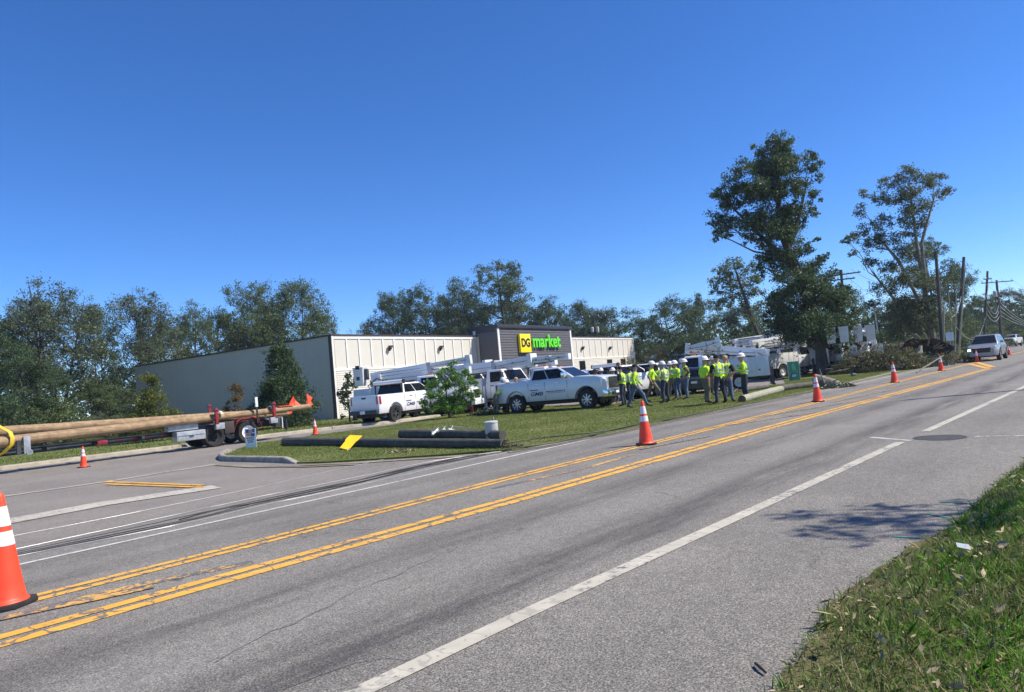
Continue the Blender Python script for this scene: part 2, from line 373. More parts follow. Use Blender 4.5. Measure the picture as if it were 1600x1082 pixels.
def text_mesh(name, s, size, m, ext=.004, shear=0.0, bold=0.0, sx=1.0):
    c = bpy.data.curves.new(name, 'FONT'); c.body = s; c.size = size; c.extrude = ext; c.shear = shear; c.offset = bold
    c.align_x = 'CENTER'; c.align_y = 'CENTER'
    o = bpy.data.objects.new('tmp', c); COL.objects.link(o); dg = bpy.context.evaluated_depsgraph_get()
    me = bpy.data.meshes.new_from_object(o.evaluated_get(dg)); bpy.data.objects.remove(o)
    me.transform(Matrix.Diagonal((sx, 1, 1, 1))); me.materials.clear(); me.materials.append(M[m]); me.name = name
    return me
def text(name, s, size, m, parent, T, **kw):
    me = text_mesh(name, s, size, m, **kw); me.transform(T); return link(name, me, parent)
def face_T(origin, xdir, up=(0, 0, 1)):
    x = Vector(xdir).normalized(); u = Vector(up); z = x.cross(u).normalized(); y = z.cross(x)
    return Matrix(((x.x, y.x, z.x, origin[0]), (x.y, y.y, z.y, origin[1]), (x.z, y.z, z.z, origin[2]), (0, 0, 0, 1)))

# ================================================================== THE GROUND
def sheet(name, pts, z, m, obj_rot=None, skirt=0.0):
    """flat polygon sheet; obj_rot turns its object frame so that object x runs along the road"""
    me = bpy.data.meshes.new(name); rot = Matrix.Rotation(-(obj_rot or 0), 4, 'Z')
    vs = [rot @ Vector((p[0], p[1], z)) for p in pts]; n = len(vs)
    fs = [tuple(range(n))]
    if skirt:
        vs += [Vector((p.x, p.y, p.z-skirt)) for p in vs[:n]]; fs += [(i, i+n, (i+1) % n+n, (i+1) % n) for i in range(n)]
    me.from_pydata([tuple(p) for p in vs], [], fs); me.materials.append(M[m])
    bm = bmesh.new(); bm.from_mesh(me); bmesh.ops.recalc_face_normals(bm, faces=bm.faces)
    bm.faces.ensure_lookup_table()
    if bm.faces[0].normal.z < 0: bmesh.ops.reverse_faces(bm, faces=bm.faces)
    bm.to_mesh(me); bm.free()
    o = link(name, me); o.rotation_euler = (0, 0, obj_rot or 0); return o
ROADROT = az(41)
g = sheet('ground', [(-390, -190), (390, -190), (390, 390), (-390, 390)], 0, 'terrain'); tag(g, kind='structure')
BC = G(527, 655); BF = Vector((math.sin(R(33)), math.cos(R(33)), 0)); BS = Vector((-BF.y, BF.x, 0)); BN = -BS
# grass ground around building and lot
turf = sheet('lawn', [(-140, -30), (-60, -60), (160, -60), (260, 210), (-60, 210), (-140, 130)], .003, 'turf'); tag(turf, kind='structure')
curbp = [Vector((-80, -18, 0)), Vector((-40, 12, 0)), G(0, 735.5), G(130, 719), G(270, 702), G(400, 686), G(520, 671.7), G(600, 663), G(690, 652)]
lot = curbp + [BC+BF*8+BN*5, BC+BF*60+BN*5, BC+BF*75-BN*8, Vector((55, 95, 0)), Vector((48, 74, 0)), RP(62, -13), RP(20, -9), RP(-90, -9)]
o = sheet('parking_lot', lot, .008, 'asphalt_lot', 0); tag(o, kind='structure')
# main road strip, gently bending
def road_t(s, t): return RP(s, t - (0.00035*max(0, s-45)**2 if s > 45 else 0))
ss = [-90, -40, 0, 30, 45, 60, 80, 100, 130, 170, 220, 300]
near = [road_t(s, 0.5) for s in ss]; far = [road_t(s, -11.05 - (max(0, s-40)*.02)) for s in ss]
o = sheet('road', near + far[::-1], .014, 'asphalt', ROADROT); tag(o, kind='structure')

def strip(name, line, w, m, z=.020, wob=0.0):
    line = [Vector((p[0], p[1], 0)) for p in line]; rot = Matrix.Rotation(-ROADROT, 4, 'Z')
    dn = []
    for i in range(len(line)-1):
        L = (line[i+1]-line[i]).length; k = max(1, int(L/1.0)) if wob else 1
        for j in range(k): dn.append(line[i].lerp(line[i+1], j/k))
    dn.append(line[-1]); vs = []
    for i, p in enumerate(dn):
        d = (dn[min(i+1, len(dn)-1)]-dn[max(i-1, 0)]).normalized(); nn = Vector((-d.y, d.x, 0))
        w1 = w/2*(1+random.uniform(-wob, wob)); w2 = w/2*(1+random.uniform(-wob, wob))
        vs += [rot @ (p+nn*w1)+Vector((0, 0, z)), rot @ (p-nn*w2)+Vector((0, 0, z))]
    me = bpy.data.meshes.new(name); me.from_pydata([tuple(p) for p in vs], [], [(2*i+1, 2*i+3, 2*i+2, 2*i) for i in range(len(dn)-1)])
    me.materials.append(M[m]); o = link(name, me); o.rotation_euler = (0, 0, ROADROT); tag(o, kind='structure'); return o
def PL(*pts): return [G(*p) for p in pts]
strip('edge_line', [RP(-20, -3.3)]+PL((572, 1082), (800, 973), (1200, 789), (1407, 693)), .155, 'paint_white', wob=.04)
strip('edge_line', PL((1446, 676), (1600, 606))+[road_t(50, -3.0), road_t(80, -3.2), road_t(130, -3.4), road_t(200, -3.6)], .15, 'paint_white', wob=.04)
nyel = [RP(-20, -6.33)]+PL((0, 1012), (400, 898), (800, 787), (1200, 672), (1547, 577))
oyel = [RP(-20, -7.3)]+PL((73, 933), (400, 851), (800, 748), (1200, 649), (1516, 569))+[G(1583, 553.7), G(1600, 549.7), road_t(130, -8.2), road_t(200, -8.4)]
def off(line, d):
    o_ = []
    for i, p in enumerate(line):
        q = (line[min(i+1, len(line)-1)]-line[max(i-1, 0)]).normalized(); o_.append(p+Vector((-q.y, q.x, 0))*d)
    return o_
strip('yellow_line', off(nyel, -.01), .15, 'paint_yellow', wob=.05)
strip('yellow_line', off(nyel, .23), .145, 'paint_yellow', wob=.06)
strip('yellow_line', off(oyel, -.10), .11, 'paint_yellow', wob=.06)
strip('yellow_line', off(oyel, .10), .11, 'paint_yellow', wob=.06)
strip('yellow_line', PL((40, 962), (170, 928), (300, 900), (395, 881)), .16, 'paint_yellow_worn', z=.018, wob=.15)
strip('yellow_line', PL((0, 972), (60, 958), (150, 940), (240, 920)), .14, 'paint_yellow_worn', z=.024, wob=.15)
strip('yellow_line', PL((770, 765), (900, 737), (990, 712)), .13, 'paint_yellow_worn', z=.018)
for a, b in (((1000, 704), (1110, 683)), ((1095, 672), (1285, 645)), ((1180, 654), (1400, 618)), ((1300, 630), (1500, 588)), ((1385, 608), (1520, 581))):
    strip('yellow_line', PL(a, b), .10, 'paint_yellow_worn', z=.0245, wob=.12)
strip('yellow_line', PL((1515, 569.5), (1545, 577)), .3, 'paint_yellow', z=.0265); strip('yellow_line', PL((1526, 567), (1552, 575)), .3, 'paint_yellow', z=.0285)
strip('edge_line', [RP(-20, -9.7)]+PL((30, 885), (597, 760), (820, 710), (957, 680), (1190, 630), (1270, 614.7))+[RP(60, -10.6), road_t(90, -11.2)], .10, 'paint_white_thin', wob=.08)
strip('stop_line', PL((-60, 828), (15, 816), (160, 789), (338, 762)), .80, 'paint_white')
strip('faded_line', PL((-40, 783), (0, 778), (180, 752), (335, 727)), .22, 'paint_faded')
for k in (0, 1): strip('yellow_line', PL((165, 754+k*4), (318, 760+k*3.4)), .13, 'paint_yellow', z=.0205+k*.004)
strip('teal_mark', PL((1395, 842), (1450, 845)), .03, 'paint_teal'); strip('teal_mark', PL((1470, 787), (1520, 790)), .05, 'paint_teal'); strip('teal_mark', PL((1450, 806), (1480, 812)), .04, 'paint_teal')
# round asphalt patch and chalky scar running off to the right
pc = G(1469, 685.5); rr = [(pc.x+.38*math.cos(a)*(1+.04*math.sin(5*a)), pc.y+.42*math.sin(a)*(1+.05*math.sin(3*a+1))) for a in np.linspace(0, 2*PI, 28)[:-1]]
o = sheet('asphalt_patch', rr, .0185, 'asphalt_patch', ROADROT); tag(o, kind='structure')
strip('scar', PL((1523, 684), (1560, 683), (1620, 682), (1700, 683)), .10, 'scar_white', z=.0165, wob=.5); strip('scar', PL((1360, 685), (1425, 690)), .10, 'scar_white', z=.0165, wob=.5)

def crack(pts):
    P_ = PL(*pts); out = []
    for a, b in zip(P_[:-1], P_[1:]):
        k = max(2, int((b-a).length/.12)); d = (b-a).normalized(); n_ = Vector((-d.y, d.x, 0))
        for j in range(k): out.append(a.lerp(b, j/k)+n_*random.gauss(0, .022))
    out.append(P_[-1]); o_ = strip('road_crack', out, .006, 'crack_fill', z=.0175, wob=.7); return o_
M['crack_fill'] = mat('crack_fill', (.085, .085, .085), .9)
crack(((330, 1040), (400, 1003), (480, 968), (560, 925), (640, 893), (720, 855), (755, 838))); crack(((440, 1082), (560, 1040), (600, 1035), (660, 1036)))
crack(((930, 770), (1010, 768), (1090, 760))); crack(((700, 820), (740, 812), (800, 800)))
crack(((1430, 866), (1500, 822), (1560, 770), (1600, 735))); crack(((600, 800), (640, 790), (660, 784)))
# the kerb beyond the driveway (concrete gutter strip and raised kerb)
def ribbon3(name, line, prof, m, parent=None, kind='structure'):
    """sweep profile [(offset to the left, z)] along line"""
    rings = []
    for i, p in enumerate(line):
        d = (line[min(i+1, len(line)-1)]-line[max(i-1, 0)]).normalized(); nn = Vector((-d.y, d.x, 0))
        rings.append([p+nn*a+Vector((0, 0, z)) for a, z in prof])
    b = MB().loft(rings, cap=True); o_ = b.build(name, m, parent, smooth=False)
    if kind: tag(o_, kind=kind)
    return o_
def dense(line, step=1.0):
    out = []
    for a, b in zip(line[:-1], line[1:]):
        k = max(1, int((b-a).length/step)); out += [a.lerp(b, j/k) for j in range(k)]
    return out+[line[-1]]
cl = dense(curbp[1:], 3.0)
segs = [cl[i:i+2] for i in range(len(cl)-1)]
kerb = None
for i, sg in enumerate(segs):      # cast kerb stones with open joints
    a, b = sg; d = (b-a).normalized()*.012
    k_ = ribbon3('kerb_stone', [a+d, b-d], [(-.35, .0), (-.35, .012), (.05, .02), (.07, .11), (.12, .14), (.55, .15), (.58, .0)], 'concrete', kind='structure')
# the grass island in front with its kerbed tip
isl = PL((347, 718), (352, 714), (368, 706), (400, 694), (470, 686), (520, 678), (600, 668), (703, 650), (760, 641), (850, 636), (960, 633), (1040, 618), (1120, 611), (1230, 601)) + \
      [Vector((22, 60, 0)), Vector((36, 76, 0)), RP(84, -13.5)] + PL((1440, 571), (1400, 580), (1270, 611), (1190, 629), (1060, 655), (940, 681), (860, 695), (800, 706), (700, 713), (600, 719), (520, 724), (470, 725), (440, 722), (400, 719), (360, 718.5))
def inside(P, poly):
    x, y = P[:, 0], P[:, 1]; c = np.zeros(len(P), bool); n = len(poly)
    for i in range(n):
        a, b = poly[i], poly[i-1]
        k = ((a[1] > y) != (b[1] > y)) & (x < (b[0]-a[0])*(y-a[1])/(b[1]-a[1]+1e-12)+a[0]); c ^= k
    return c
tipc = G(400, 716)
def isl_h(x, y):
    d = math.hypot(x-tipc.x, y-tipc.y); return .05 + .07*math.exp(-(d/2.6)**2) + .012*math.sin(x*1.3)*math.sin(y*1.1)
def ragged(poly, step=.5, amp=.05):
    out = []
    pts = [Vector((p[0], p[1], 0)) for p in poly]
    for i in range(len(pts)):
        a, b = pts[i], pts[(i+1) % len(pts)]; L = (b-a).length; k = max(1, int(L/step)); d = (b-a).normalized(); n_ = Vector((-d.y, d.x, 0))
        for j in range(k): out.append(a.lerp(b, j/k)+n_*random.uniform(-amp, amp))
    return out
def turf_patch(name, poly, hf, m, cell=.6, skirt=.08):
    bm = bmesh.new(); vs = [bm.verts.new((p[0], p[1], 0)) for p in poly]; f = bm.faces.new(vs)
    bmesh.ops.triangulate(bm, faces=[f])
    xs = [p[0] for p in poly]; ys = [p[1] for p in poly]
    for ax, lo, hi in ((0, min(xs), max(xs)), (1, min(ys), max(ys))):
        v = lo+cell
        while v < hi:
            co = (v, 0, 0) if ax == 0 else (0, v, 0); no = (1, 0, 0) if ax == 0 else (0, 1, 0)
            bmesh.ops.bisect_plane(bm, geom=bm.verts[:]+bm.edges[:]+bm.faces[:], plane_co=co, plane_no=no); v += cell
    bedges = [e for e in bm.edges if e.is_boundary]
    for v in bm.verts: v.co.z = hf(v.co.x, v.co.y)
    ex = bmesh.ops.extrude_edge_only(bm, edges=bedges)
    for v in [q for q in ex['geom'] if isinstance(q, bmesh.types.BMVert)]: v.co.z = 0
    bmesh.ops.recalc_face_normals(bm, faces=bm.faces)
    up = sum(f.normal.z*f.calc_area() for f in bm.faces)
    if up < 0: bmesh.ops.reverse_faces(bm, faces=bm.faces)
    me = bpy.data.meshes.new(name); bm.to_mesh(me); bm.free(); me.materials.append(M[m])
    o_ = link(name, me); tag(o_, kind='structure'); return o_
isl_r = ragged(isl, .6, .06)
turf_patch('grass_island', isl_r, isl_h, 'turf', cell=1.5)
strip('dirt_edge', PL((470, 728), (560, 725), (640, 719), (720, 714), (800, 707), (860, 697), (940, 683), (1060, 657), (1190, 631), (1270, 613), (1400, 582)), .35, 'dirt_edge', z=.0235, wob=.5)
# kerb round the island tip
kb = dense(PL((372, 703), (360, 707), (349, 712), (345, 717), (352, 721), (400, 722), (440, 723), (466, 725)), .25)
kw = [p.copy() for p in kb]
for i_ in range(3):
    kw = [kw[0]]+[(kw[i-1]+kw[i]*2+kw[i+1])/4 for i in range(1, len(kw)-1)]+[kw[-1]]
rings = []
for i, p in enumerate(kw):
    d = (kw[min(i+1, len(kw)-1)]-kw[max(i-1, 0)]).normalized(); nn = Vector((-d.y, d.x, 0))
    hh = .15*min(1, i/6, (len(kw)-1-i)/3+.15)+.01
    rings.append([p+nn*a+Vector((0, 0, z)) for a, z in ((.07, 0), (.07, hh*.9), (.05, hh), (-.05, hh), (-.08, hh*.85), (-.10, 0))])
o = MB().loft(rings).build('kerb', 'kerb_old', smooth=False); tag(o, kind='structure')
strip('dirt_edge', PL((338, 728), (400, 731), (480, 731), (560, 727)), .16, 'dirt_edge', z=.0265, wob=.7)
# near verge, bottom right: camera stands on it
vp = PL((1150, 1140), (1190, 1110), (1215, 1082), (1240, 1040), (1272, 1000), (1290, 960), (1340, 922), (1400, 880), (1440, 850), (1480, 835), (1520, 800), (1560, 760), (1600, 730)) + \
     [road_t(s, -1.15) for s in (14, 20, 40, 60, 80, 110, 150, 200, 260)] + [RP(260, -40), RP(300, 60), RP(-30, 60), RP(-30, -1.5), RP(-6, -1.5), RP(0, -1.45)]
vp2 = vp[0:13] + vp[13:16] + [RP(40, 6), RP(-6, 6), RP(-6, -1.5), RP(0, -1.45)]
def verge_h(x, y):
    t = Vector((x, y, 0)).dot(RN)+1.4; return .03 + .05*min(1, max(0, t/1.2)) + .012*math.sin(3*x)*math.sin(2.3*y+1)
NEAR = ragged(vp2, .12, .035)
turf_patch('verge', NEAR, verge_h, 'turf_near', cell=.6)
o = sheet('far_verge', [road_t(s, -1.15) for s in (41, 60, 80, 110, 150, 200, 260)]+[RP(260, 100), RP(41, 100)], .02, 'turf'); tag(o, kind='structure')

# ------------------------------------------------------------------ grass blades, litter
def sample(poly, n, rng):
    xs = [p[0] for p in poly]; ys = [p[1] for p in poly]
    out = np.zeros((0, 2))
    while len(out) < n:
        q = np.stack([rng.uniform(min(xs), max(xs), n*2), rng.uniform(min(ys), max(ys), n*2)], 1)
        out = np.vstack([out, q[inside(q, poly)]])
    return out[:n]
def project(x, y, z):
    v = np.stack([x, y, z-HC], 1); k = v@np.array(cf)
    return W/2+F*(v@np.array(cr))/k, H/2-F*(v@np.array(cu))/k, k
def blades(name, pts, z, h, w, m, rng, lean=.5):
    N = len(pts); a = rng.uniform(0, 2*PI, N); base = np.stack([pts[:, 0], pts[:, 1], z-.01], 1)
    side = np.stack([np.cos(a), np.sin(a), 0*a], 1); b = rng.uniform(0, 2*PI, N); ln = rng.uniform(0, lean*1.4, N)
    hh = h*rng.uniform(.45, 1.25, N); ww = (w*rng.uniform(.6, 1.3, N))[:, None]
    dv = np.stack([np.cos(b)*ln, np.sin(b)*ln, np.ones(N)], 1); dv /= np.linalg.norm(dv, axis=1)[:, None]
    mid = base+dv*(hh*.55)[:, None]; dv2 = dv+np.stack([np.cos(b)*ln, np.sin(b)*ln, -.25*ln], 1)*.9; dv2 /= np.linalg.norm(dv2, axis=1)[:, None]
    tip = mid+dv2*(hh*.5)[:, None]
    V = np.stack([base-side*ww/2, base+side*ww/2, mid+side*ww*.4, tip, mid-side*ww*.4], 1)
    return raw_mesh(name, V, 5, m)
rg = np.random.default_rng(3)
vnear = PL((1150, 1140), (1215, 1082), (1240, 1040), (1290, 960), (1400, 880), (1480, 835), (1560, 760), (1600, 730), (1640, 700)) + [RP(22, -1.0), RP(22, 3.5), RP(8, 3.5), RP(1.5, 3), RP(0.5, -1.2)]
q = sample(vnear, 640000, rg); zz = np.array([.055]*len(q)); tt = q@np.array([RN.x, RN.y])+1.4; zz = .03+.05*np.clip(tt/1.2, 0, 1)+.012*np.sin(3*q[:, 0])*np.sin(2.3*q[:, 1]+1)
px, py, kk = project(q[:, 0], q[:, 1], zz)
dens = np.clip(1.3-kk/13, .25, 1)*np.clip(.55+tt*2.5+.3*np.sin(q[:, 0]*4.1+np.sin(q[:, 1]*3)), .35, 1)
keep = (px > 1120) & (px < 1850) & (py < 1130) & (kk > 1) & (rg.random(len(q)) < dens)
q = q[keep]; zz = zz[keep]; kk = kk[keep]; print('near blades', len(q))
long_ = rg.random(len(q)) < .25
o = link('grass', blades('grass', q[~long_], zz[~long_], .055, .0055, 'grass_blade', rg, .9)); tag(o, kind='stuff')
o = link('dry_grass', blades('dry_grass', q[::7][:9000], zz[::7][:9000]+.02, .075, .005, 'leaf_brush', rg, 2.2)); tag(o, kind='stuff')
o = link('tall_grass', blades('tall_grass', q[long_][:22000], zz[long_][:22000], .105, .0065, 'grass_blade', rg, .8)); tag(o, kind='stuff')
# far strip of the verge and the island turf
q = sample(isl, 330000, rg); px, py, kk = project(q[:, 0], q[:, 1], np.full(len(q), .05)); k = (kk < 48) & (px > 320) & (px < 1620); q = q[k][:230000]
zi = np.array([isl_h(x, y) for x, y in q]); o = link('island_grass', blades('island_grass', q, zi, .055, .013, 'grass_far', rg, .8)); tag(o, kind='stuff')
vf = [c+Vector((-.45, .5, 0)) for c in curbp[1:]]+[BC+BN*1.0, BC+BS*36+BN*2, Vector((-60, 50, 0))]
q = sample(vf, 60000, rg); o = link('lawn_grass', blades('lawn_grass', q, np.full(len(q), .01), .10, .03, 'grass_far', rg, .7)); tag(o, kind='stuff')
q = sample(vnear, 12000, rg); px, py, kk = project(q[:, 0], q[:, 1], np.full(len(q), .1)); q = q[(px > 1180) & (px < 1640) & (kk > 2)][:800]
pts = np.stack([q[:, 0], q[:, 1], np.full(len(q), .085)+rg.uniform(-.02, .02, len(q))], 1)
sz = rg.choice([.022, .035, .055, .095], size=(len(pts), 1), p=[.35, .3, .22, .13])
V = leaf_quads(pts, 1.0, rg, .38); V = pts[:, None, :]+(V-pts[:, None, :])*sz[:, :, None]; V[:, :, 2] = pts[:, None, 2]+(V[:, :, 2]-pts[:, None, 2])*.6
o = link('leaf_litter', raw_mesh('leaf_litter', V, 4, 'litter')); tag(o, kind='stuff')
q = sample(PL((1190, 1110), (1215, 1070), (1290, 950), (1400, 872), (1480, 828), (1560, 752), (1640, 690), (1650, 730), (1560, 800), (1400, 900), (1290, 985)), 900, rg)
V = leaf_quads(np.stack([q[:, 0], q[:, 1], np.full(len(q), .03)], 1), .03, rg, .4); V[:, :, 2] = .026+np.abs(V[:, :, 2]-.03)*.3
o = link('edge_debris', raw_mesh('edge_debris', V, 4, 'litter')); tag(o, kind='stuff')

# ================================================================== THE STORE
def on_plane(px, py, P0, nrm):      # pixel ray hits vertical plane
    d = ray(px, py); o_ = Vector((0, 0, HC)); t = (Vector((P0[0], P0[1], 0))-Vector((0, 0, HC))).dot(nrm)/d.dot(nrm); return o_+d*t
WH = on_plane(519, 524, BC, BN).z; FL = (on_plane(989, 528, BC, BN)-BC).dot(BF); SLn = (on_plane(210, 574, BC, BF)-BC).dot(BS)
print('wall height', WH, 'front', FL, 'side', SLn)
store = thing('store_building', 'long low store with cream panelled front, grey metal side and dark sign tower', 'store', BC, az(33))
# local frame: x along front, y = BS (inwards), so the front face is y=0 seen from -y
SD = SLn
def part(name, mb, m, parent=store, **kw): return mb.build(name, m, parent, **kw)
part('side_wall', MB().box(.05, .35, .02, SD, 0, WH-.05), 'side_metal', bevel=0)
rb = MB()
for i in range(int(SD/.9)): rb.box(.043, .05, .4+i*.9, .44+i*.9, .05, WH-.06)
part('wall_rib', rb, 'side_metal')['kind'] = 'stuff'
part('wall', MB().box(.02, FL, .05, .35, 0, WH-.05), 'cream')
part('back_wall', MB().box(.35, FL, SD-.3, SD, 0, WH-.1).box(FL-.3, FL, .35, SD-.3, 0, WH-.1), 'side_metal')
part('roof', MB().box(.1, FL-.1, .1, SD-.1, WH-.5, WH-.4), 'fascia')
part('coping', MB().box(-.04, FL+.05, -.06, .42, WH-.05, WH+.07).box(-.04, .42, .42, SD+.03, WH-.05, WH+.07), 'brown_part')
part('corner_trim', MB().box(-.012, .19, -.03, .047, .0, WH-.054), 'trim_white')
part('corner_trim', MB().box(-.03, .018, -.03, .30, .0, WH-.056), 'brown_part')
part('corner_trim', MB().box(FL-.2, FL+.02, -.03, .047, .0, WH-.054), 'trim_white')
def fx(px, py=560): return (on_plane(px, py, BC, BN)-BC).dot(BF)
T0, T1 = fx(750), fx(893)         # where the tower meets the front
BANDZ = 3.75
for a, b_, nb in ((.19, T0, 14), (T1, FL-.2, 11)):
    part('band_trim', MB().box(a, b_, -.012, .047, BANDZ-.09, BANDZ+.09), 'trim_white')
    part('band_trim', MB().box(a, b_, -.012, .047, WH-.28, WH-.056), 'trim_white')
    for i in range(1, nb):
        x = a+(b_-a)*i/nb; part('batten', MB().box(x-.06, x+.06, -.018, .047, BANDZ+.093, WH-.283), 'trim_white')
    n = 20
    for i in range(n):          # lap siding boards below the band
        z0 = .15+i*(BANDZ-.24)/n; z1 = z0+(BANDZ-.24)/n-.015
        part('siding_board', MB().prism([(.046, z0), (.003, z0), (.03, z1), (.046, z1)], a, b_, 'x'), 'cream', smooth=False)
    part('base_trim', MB().box(a, b_, -.01, .047, 0, .14), 'concrete')
for px_ in (909, 916, 951, 958, 957, 984):
    pass
for pxl in (911, 954, 975):
    x = fx(pxl, 580); w = part('window', MB().box(x-.75, x+.75, -.035, .0, .9, 3.45), 'fascia')
    MB().box(x-.66, x-.03, -.05, -.037, 1.0, 3.35).box(x+.03, x+.66, -.05, -.037, 1.0, 3.35).build('pane', 'glass', w)
for pxl in (607.5, 687, 909, 952):
    x = fx(pxl, 545); z = on_plane(pxl, 545, BC, BN).z
    part('wall_light', MB().box(x-.1, x+.1, -.10, -.024, z-.22, z+.22).box(x-.16, x+.16, -.36, -.10, z+.06, z+.24).box(x-.05, x+.05, -.3, -.1, z-.12, z+.055), 'brown_part', bevel=.015)
part('wall_vent', MB().box(-.10, .04, 5.2, 5.8, 3.75, 4.25), 'brown_part')
# sign tower
TD = 2.6; TP0 = BC+BN*TD
def tx(px, py): return (on_plane(px, py, TP0, BN)-TP0).dot(BF)
X0, X1 = tx(777, 520), tx(892, 520); TZ = on_plane(777, 507, TP0, BN).z
print('tower', X0, X1, TZ, T0, T1)
part('tower', MB().box(X0+.02, X1-.02, -TD+.06, .9, 0, TZ-.1), 'siding_grey')
part('tower_return', MB().box(X0, X0+.018, -TD+.3, .9, WH+.2, TZ-.12), 'fascia')
n = 26
for i in range(n):
    z0 = .1+i*(TZ-.55)/n; z1 = z0+(TZ-.55)/n-.012
    part('siding_board', MB().prism([(-TD+.058, z0), (-TD-.004, z0), (-TD+.045, z1), (-TD+.058, z1)], X0+.32, X1-.32, 'x'), 'siding_grey', smooth=False)
part('tower_cap', MB().box(X0-.12, X1+.12, -TD-.14, 1.0, TZ-.35, TZ), 'fascia', bevel=.02)
for a in (X0+.02, X1-.31): part('tower_trim', MB().box(a, a+.29, -TD-.03, -TD+.05, 0, TZ-.36), 'trim_white')
part('tower_trim', MB().box(X0-.02, X0+.015, .0, .3, WH+.09, TZ-.36), 'trim_white')
part('tower_trim', MB().box(X0-.03, X0+.01, -.32, .0, .1, WH-.1), 'side_metal')
# entrance below the sign
door = part('entrance_door', MB().box((X0+X1)/2-2.6, (X0+X1)/2+2.6, -TD-.05, -TD-.01, 0, 2.9), 'fascia')
for k in range(4): MB().box((X0+X1)/2-2.5+k*1.25, (X0+X1)/2-1.35+k*1.25, -TD-.07, -TD-.052, .1, 2.8).build('pane', 'glass', door)
# lettering
def sgn(px, py): p = on_plane(px, py, TP0, BN); return (p-BC).dot(BF), p.z
a0, zt = sgn(808, 523); a1, zb = sgn(827, 550); ya = -TD-.03
_, zt1 = sgn(808, 522.5); _, zb1 = sgn(810, 551.5)
board = part('sign_board', MB().box(a0, a1, -TD-.30, -TD-.04, zb1, zt1), 'sign_yellow', bevel=.01)
hgt = zt1-zb1
text('lettering', 'DG', hgt*.62, 'black', board, face_T(((a0+a1)/2, -TD-.315, (zb1+zt1)/2), (1, 0, 0)), ext=.012, bold=.045, sx=(a1-a0)*.80/(hgt*.62*1.42))
b0, _ = sgn(829, 535); b1, _ = sgn(872, 535); _, mz = sgn(850, 534.5)
ms = hgt*1.0
mk = text_mesh('sign_letters', 'market', ms, 'sign_green', ext=.07, bold=.035)
wd = mk.vertices and (max(v.co.x for v in mk.vertices)-min(v.co.x for v in mk.vertices)); mk.transform(Matrix.Diagonal(((b1-b0)/wd, 1, 1, 1)))
mk.transform(face_T(((b0+b1)/2, -TD-.22, mz), (1, 0, 0))); link('sign_letters', mk, store)
print('letters', a0, a1, zb1, zt1, b0, b1)
# ramp kerb and pad in front of the store
o = sheet('store_walk', [BC+BN*1.2+BF*.5, BC+BN*1.2+BF*FL, BC+BN*4.6+BF*FL, BC+BN*4.6+BF*.5], .13, 'concrete', 0, skirt=.13); tag(o, kind='structure')

# ================================================================== TREES
def tree_parts(trunks, blobs, seed, leaf=.2, dens=60, leaf_m='leaf_dark', bark='bark', spread=.30, limb=.05, twigs=4, aspect=.55):
    """trunks: list of [(Vector, radius)...]; blobs: [(Vector, r)]. returns trunk mesh, crown mesh"""
    rng = np.random.default_rng(seed); rd = random.Random(seed); b = MB(); L = []
    for t in trunks: b.tube([p for p, _ in t], [r for _, r in t], 8)
    nodes = []
    for t in trunks:
        for (p, r_), (p2, r2) in zip(t[:-1], t[1:]):
            for k in range(5): nodes.append((p.lerp(p2, k/5), r_+(r2-r_)*k/5))
    for c, r_ in blobs:
        c = Vector(c); best = min(nodes, key=lambda n_: abs((c-n_[0]).length) + 2.2*max(0, n_[0].z-(c.z-.35*math.hypot(c.x-n_[0].x, c.y-n_[0].y))))
        p0, r0 = best; d = c-p0
        r1 = min(r0*.6, limb*(.5+.5*r_)+.012*d.length)
        pts = [p0, p0+d*.35+Vector((rd.uniform(-.1, .1), rd.uniform(-.1, .1), -.04))*d.length, p0+d*.7+Vector((rd.uniform(-.1, .1), rd.uniform(-.1, .1), .03))*d.length, c]
        b.tube(pts, [r1, r1*.75, r1*.5, r1*.3], 5, cap=False)
        for k in range(twigs):
            e = c+Vector((rd.gauss(0, 1), rd.gauss(0, 1), rd.gauss(.3, .8))).normalized()*r_*rd.uniform(.7, 1.15)
            b.tube([pts[2].lerp(c, rd.random()), c.lerp(e, .5)+Vector((0, 0, .05)), e], [r1*.3, r1*.2, .008], 3, cap=False)
            L.append((np.array(e), r_))
        for k in range(int(4+r_*1.5)):
            e = np.array(c)+rng.normal(size=3)*r_*np.array([.55, .55, .42]); L.append((e, r_))
    P = []
    for e, r_ in L:
        n_ = max(5, int(dens*r_*r_/(4+r_*1.5+twigs))); s = spread*r_*rng.uniform(.6, 1.2)
        P.append(e+rng.normal(size=(n_, 3))*s*np.array([1, 1, .75]))
    P = np.vstack(P)
    me = raw_mesh('crown', leaf_quads(P, leaf, rng, aspect), 4, leaf_m)
    return b.mesh('trunk', bark, recalc=False), me
def put_tree(name, label, base, tm, cm, cat='tree', group=None, rz=0.0, sc=1.0, crown_name='crown', trunk_name='trunk'):
    t = thing(name, label, cat, base, rz, group); t.scale = (sc, sc, sc) if not hasattr(sc, '__len__') else sc
    link(trunk_name, tm, t); link(crown_name, cm, t); return t
